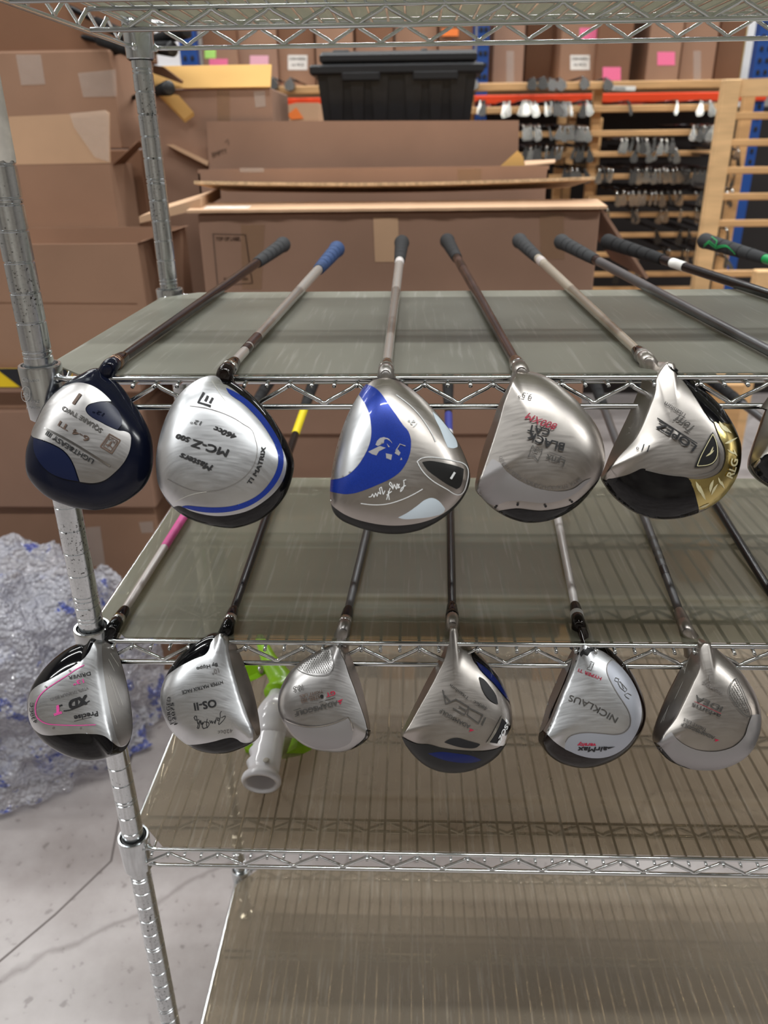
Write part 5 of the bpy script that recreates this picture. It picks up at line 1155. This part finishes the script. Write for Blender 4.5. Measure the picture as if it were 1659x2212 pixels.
bx = [(440, 515, 'card'), (517, 600, 'card_b'), (603, 681, 'card'), (684, 764, 'card'), (768, 850, 'card_b'), (853, 944, 'card'), (947, 1020, 'card'), (1064, 1130, 'card_b'), (1208, 1284, 'card'), (1287, 1360, 'card_dk'), (1396, 1466, 'card'), (1468, 1541, 'card')]
nm = ['with lime and pink notes', 'with pale pink note', 'with white sheet', 'left of the tote lid', 'above the tote lid', 'above the right of the tote', 'with orange note by the blue upright', 'standing alone right of the blue upright', 'with white sheet beside the dark gap', 'with bright pink note', 'with high pink note', 'rightmost before the wooden frame']
for a, b_, nn in ((1134, 1206, 'in the dark gap between labelled cartons'), (1363, 1393, 'in the narrow dark gap'), (1544, 1600, 'at the rack end')):
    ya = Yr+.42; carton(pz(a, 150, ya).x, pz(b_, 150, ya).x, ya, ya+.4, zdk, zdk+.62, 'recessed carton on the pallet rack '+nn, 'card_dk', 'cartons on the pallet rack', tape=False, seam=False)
def note(t, x0, y0, x1, y1, m, Y): poly_mb(yplane(Y), [(x0, y0), (x1, y0), (x1, y1), (x0, y1)], 0, 60, False).build('note', M[m], t)
for i, ((a, b_, m), nn) in enumerate(zip(bx, nm)):
    ya = Yr+.05+.03*(i % 3); xa, xb = pz(a, 150, ya).x, pz(b_, 150, ya).x
    hgt = pz(800, 99, ya).z-zdk if i < 7 else .36+.05*(i % 2)
    t = carton(xa, xb, ya, ya+.5, zdk, zdk+hgt, 'carton on the pallet rack %s' % nn, m, 'cartons on the pallet rack', tape=False, seam=False)
    carton(xa+.002, xb-.001, ya+.01, ya+.48, zdk+hgt+.002, zdk+hgt+.3, 'upper carton on the pallet rack, above the one %s' % nn, 'card' if i % 2 else 'card_dk', 'cartons on the pallet rack', tape=False, seam=False)
    Y9 = ya-.0012
    if i == 0: note(t, 442, 102, 466, 126, 'post_green', Y9); note(t, 452, 127, 492, 142, 'post_pink', Y9)
    if i == 1: note(t, 540, 120, 580, 143, 'post_rose', Y9)
    if i in (2, 8):
        a0 = 622 if i == 2 else 1232; note(t, a0, 119, a0+42, 151, 'paper', Y9)
        text_mb(yplane(Y9-.001), 'DRIVERS', [(a0+4, 130), (a0+38, 130)], 6, 0).build('lettering', M['black_ink'], t)
        text_mb(yplane(Y9-.001), '16 PCS', [(a0+8, 143), (a0+34, 143)], 6, 0).build('lettering', M['black_ink'], t)
    if i == 6: note(t, 955, 62, 990, 78, 'post_orange', Y9)
    if i == 8: note(t, 1252, 60, 1290, 85, 'post_pink', Y9)
    if i == 9: note(t, 1302, 145, 1341, 174, 'post_pink', Y9)
    if i == 10: note(t, 1420, 112, 1458, 141, 'post_pink', Y9)
    if i in (7, 11): poly_mb(yplane(Y9), [(a+30, 110), (a+46, 110), (a+46, 178), (a+30, 178)], 0, 60, False).build('tape', M['tape_clear'], t)
# white board and leaning boards beyond
top(MB().box((pz(250, 60, 5.4).x, 5.4, 0), (pz(396, 60, 5.4).x, 5.44, 3.0)), 'white_board', M['wall_hi'], (-.9, 5.42, 0), 'tall white board beyond the cartons at upper left', 'board')
for i, (a, b_, m, lab) in enumerate(((1556, 1572, 'wood', 'brown plank standing at the back right'), (1575, 1600, 'haz_y', 'yellow plank standing at the back right'), (1602, 1622, 'wall_hi', 'white plank standing at the back right'))):
    top(MB().box((pz(a, 150, 4.9).x, 4.9, 0), (pz(b_, 150, 4.9).x, 4.93, 2.6)), 'plank', M[m], (pz(a, 150, 4.9).x, 4.9, 0), lab, 'plank')
# added dark sheet standing in for the gloom behind the rack
top(MB().box((pz(560, 300, 4.2).x, 4.2, 0), (pz(1900, 300, 4.2).x, 4.23, zbm-.04)), 'dark_backdrop', mk('gloom_backdrop', (.014, .010, .009), .8), (1.2, 4.2, 0), 'added dark sheet standing in for gloom behind the racks of irons', 'backdrop')

# ------------------------------------------------------------ wooden rack of irons
Yw = 3.25
wr = thing('wooden_club_rack', (1.0, Yw+.2, 0), 'pine rack of many rails packed with iron heads at the back right', 'club rack')
rails = [(188, 560, 1565, 15), (238, 640, 1572, 13), (288, 1110, 1570, 12), (333, 1110, 1565, 11), (381, 1180, 1560, 11), (428, 1270, 1550, 10), (464, 1270, 1545, 10), (508, 1270, 1540, 10), (550, 1270, 1535, 10), (593, 1270, 1530, 10), (626, 1270, 1528, 10), (670, 1270, 1525, 10)]
for (y, a, b_, th) in rails:
    p, q = pz(a, y, Yw), pz(b_, y, Yw); zz = (p.z+q.z)/2; s = th*.00105
    MB().bbox((p.x, Yw, zz-s), (q.x, Yw+.04, zz+s), .003).build('rail', M['wood'], wr)
for x, y0 in ((1014, 205), (1288, 185), (1236, 240), (1320, 250)):
    p = pz(x, 300, Yw); off = .0 if x in (1014, 1288) else .25
    MB().bbox((p.x-.02, Yw+.04+off, 0), (p.x+.02, Yw+.08+off, pz(x, y0, Yw).z), .003).build('upright', M['wood'], wr)
    if not off: MB().bbox((p.x-.02, Yw+.62, 0), (p.x+.02, Yw+.66, pz(x, y0, Yw).z), .003).build('upright', M['wood'], wr)
poly_mb(yplane(Yw-.001), [(1322, 185), (1374, 186), (1372, 196), (1322, 195)], 0, 40, False).build('rail_label', M['paper'], wr)
text_mb(yplane(Yw-.002), 'ORDERED', [(1326, 194), (1352, 194)], 6, 0).build('lettering', M['black_ink'], wr)
# an iron: blade, hosel and a short run of shaft
def iron_parts(kind):
    bl = MB()
    if kind == 0: o = [(-.012, .0), (.010, -.004), (.024, -.050), (.020, -.066), (.0, -.074), (-.020, -.070), (-.026, -.056)]
    elif kind == 1: o = [(-.006, 0), (.006, 0), (.012, -.050), (.008, -.064), (-.006, -.066), (-.012, -.052)]
    else: o = [(-.014, .006), (.012, .010), (.032, -.018), (.030, -.042), (.0, -.056), (-.026, -.046), (-.030, -.020)]
    t_ = .007 if kind < 2 else .03
    o = [(x*.72, z*.72) for x, z in o]
    bl.prism([(x, -.035+z*.25, z) for x, z in o][::-1], (.002, t_, -.001))
    s_ = MB().tube([(0, -.03, .0), (0, -.015, .010), (0, .02, .012)], [.0055, .0060, .0060], 8)
    f_ = MB().tube([(0, .02, .012), (0, .55, .020)], [.0048, .0062], 6)
    return bl, s_, f_
protos = []
for kind in range(3):
    bl, s_, f_ = iron_parts(kind); protos.append([bl, s_, f_, None])
def iron(x, y, kind, tilt, mat, grp, lab):
    z = None; p = pz(x, y, Yw)
    rt = thing('golf_iron', (p.x, Yw-.004, p.z), lab, 'golf club', grp); rt.rotation_euler = (0, tilt, 0)
    pr = protos[kind]
    if pr[3] is None:
        pr[3] = {}
    if mat not in pr[3]:
        os_ = [pr[0].build('blade', M[mat], rt, Vector()), pr[1].build('hosel', M[mat], rt, Vector(), True), pr[2].build('shaft', M['sh_dark'], rt, Vector(), True)]
        pr[3][mat] = [(o.name.split('.')[0], o.data) for o in os_]
    else:
        for nme, me in pr[3][mat]:
            o = bpy.data.objects.new(nme, me); COL.objects.link(o); o.parent = rt
rnd = random.Random(11)
ORD = 'first second third fourth fifth sixth seventh eighth ninth tenth eleventh twelfth thirteenth fourteenth fifteenth sixteenth seventeenth eighteenth nineteenth twentieth twenty-first twenty-second twenty-third twenty-fourth twenty-fifth twenty-sixth twenty-seventh twenty-eighth twenty-ninth thirtieth thirty-first thirty-second thirty-third thirty-fourth thirty-fifth'.split()
def row(y, spans, step, lab, kinds=(0, 0, 1)):
    cnt = 0
    for a, b_ in spans:
        x = a
        while x <= b_:
            m = 'iron' if rnd.random() < (.72 if kinds[0] != 2 else .0) else 'iron_dk'
            iron(x, y-6+rnd.uniform(-2, 2), rnd.choice(kinds), rnd.uniform(-.35, .35), m, 'irons on the pine rack, '+lab, '%s iron from left on the %s, pine rack' % (ORD[cnt], lab)); cnt += 1
            x += step*rnd.uniform(.75, 1.3)
row(181, [(591, 596), (628, 650), (1022, 1024), (1150, 1215), (1258, 1262), (1308, 1312)], 20, 'top rail', (2, 2, 2))
row(231, [(1036, 1050), (1088, 1106), (1128, 1160), (1176, 1236), (1258, 1275)], 9, 'second rail left of the upright')
row(231, [(1355, 1358), (1458, 1460), (1510, 1512), (1530, 1532)], 9, 'second rail right of the upright')
row(284, [(1130, 1164), (1184, 1186), (1208, 1275)], 8, 'third rail left of the upright')
row(284, [(1494, 1550)], 8, 'third rail right of the upright')
row(328, [(1135, 1220), (1238, 1274)], 11, 'fourth rail left of the upright')
row(312, [(1340, 1450)], 12, 'shadowed gap above the fourth rail')
row(330, [(1370, 1480)], 22, 'fourth rail right of the upright')
row(376, [(1218, 1245), (1262, 1264), (1292, 1325), (1360, 1540)], 9, 'fifth rail')
row(424, [(1330, 1400), (1404, 1475), (1500, 1540)], 11, 'sixth rail')
row(462, [(1310, 1315), (1362, 1375), (1424, 1440), (1466, 1470), (1500, 1530)], 10, 'seventh rail')
row(506, [(1414, 1416), (1465, 1470), (1484, 1495), (1515, 1525)], 10, 'eighth rail')
row(548, [(1335, 1340), (1365, 1375), (1430, 1445), (1470, 1480), (1498, 1515)], 10, 'ninth rail')
row(590, [(1372, 1376), (1330, 1334)], 10, 'tenth rail')
# nearer pine ladder frame at the right
Yf = 2.45
fr = thing('pine_ladder_frame', (1.55, Yf, 0), 'tall pale pine frame with slats at the right edge', 'wooden frame')
xa = pz(1600, 170, Yf).x; zt9 = pz(1600, 170, Yf).z
xc = pz(1532, 600, Yf).x
fx = pz(1585, 300, Yf).x-.032
MB().bbox((fx-.030, Yf, 0), (fx+.030, Yf+.045, zt9), .004).build('post', M['wood_lt'], fr)
fb = pz(1606, 300, Yf+.42).x
MB().bbox((fb-.022, Yf+.42, 0), (fb+.022, Yf+.46, zt9-.02), .004).build('post', M['wood'], fr)
x9 = pz(1640, 600, Yf-.35).x
MB().bbox((x9-.03, Yf-.40, 0), (x9+.03, Yf-.355, 1.05), .004).build('post', M['wood_lt'], fr)
MB().bbox((fx+.5, Yf-.02, 0), (fx+.56, Yf+.03, zt9), .004).build('post', M['wood_lt'], fr)
tb = [pz(1608, 185, Yf), pz(1720, 125, Yf-.3)]
MB().slab((fx+.03, Yf+.01, zt9-.055), (.62, -.20, .0), (0, 0, .055), (.0, .04, 0)).build('top_rail', M['wood_lt'], fr)
for y in (250, 308, 368, 425, 483, 592, 650):
    z = pz(1620, y, Yf).z
    MB().bbox((fx+.028, Yf+.005, z-.012), (fx+.62, Yf+.03, z+.012), .003).build('slat', M['wood'], fr)
for i, (x, y) in enumerate(((1588, 318), (1590, 330), (1586, 345), (1580, 378), (1576, 415), (1568, 420), (1566, 560), (1562, 552), (1566, 500))):
    p = pz(x, y, Yf+.3)
    rt = thing('golf_iron', p, '%s iron glinting behind the pale pine frame, counted from the top' % ORD[i], 'golf club', 'irons behind the pine frame'); rt.rotation_euler = (0, rnd.uniform(-.5, .5), 0)
    for nme, me in protos[1][3]['iron']: o = bpy.data.objects.new(nme, me); COL.objects.link(o); o.parent = rt
# pine legs and blocks seen low at the right, under the upper shelf
bl_ = [pz(1420, 880, 2.3), pz(1500, 970, 2.3)]
top(MB().bbox((pz(1425, 890, 2.3).x, 2.3, 0), (pz(1465, 890, 2.3).x, 2.36, pz(1440, 840, 2.3).z), .004), 'pine_post', M['wood'], (pz(1445, 890, 2.3).x, 2.33, 0), 'short pine post standing on the floor, seen under the gold-rimmed driver', 'post')
top(MB().bbox((pz(1530, 890, 1.8).x, 1.8, 0), (pz(1600, 890, 1.8).x, 2.0, pz(1560, 830, 1.8).z), .004), 'wooden_crate', M['wood'], (pz(1560, 890, 1.8).x, 1.9, 0), 'low pine crate on the floor at the right, behind the lower row', 'crate')
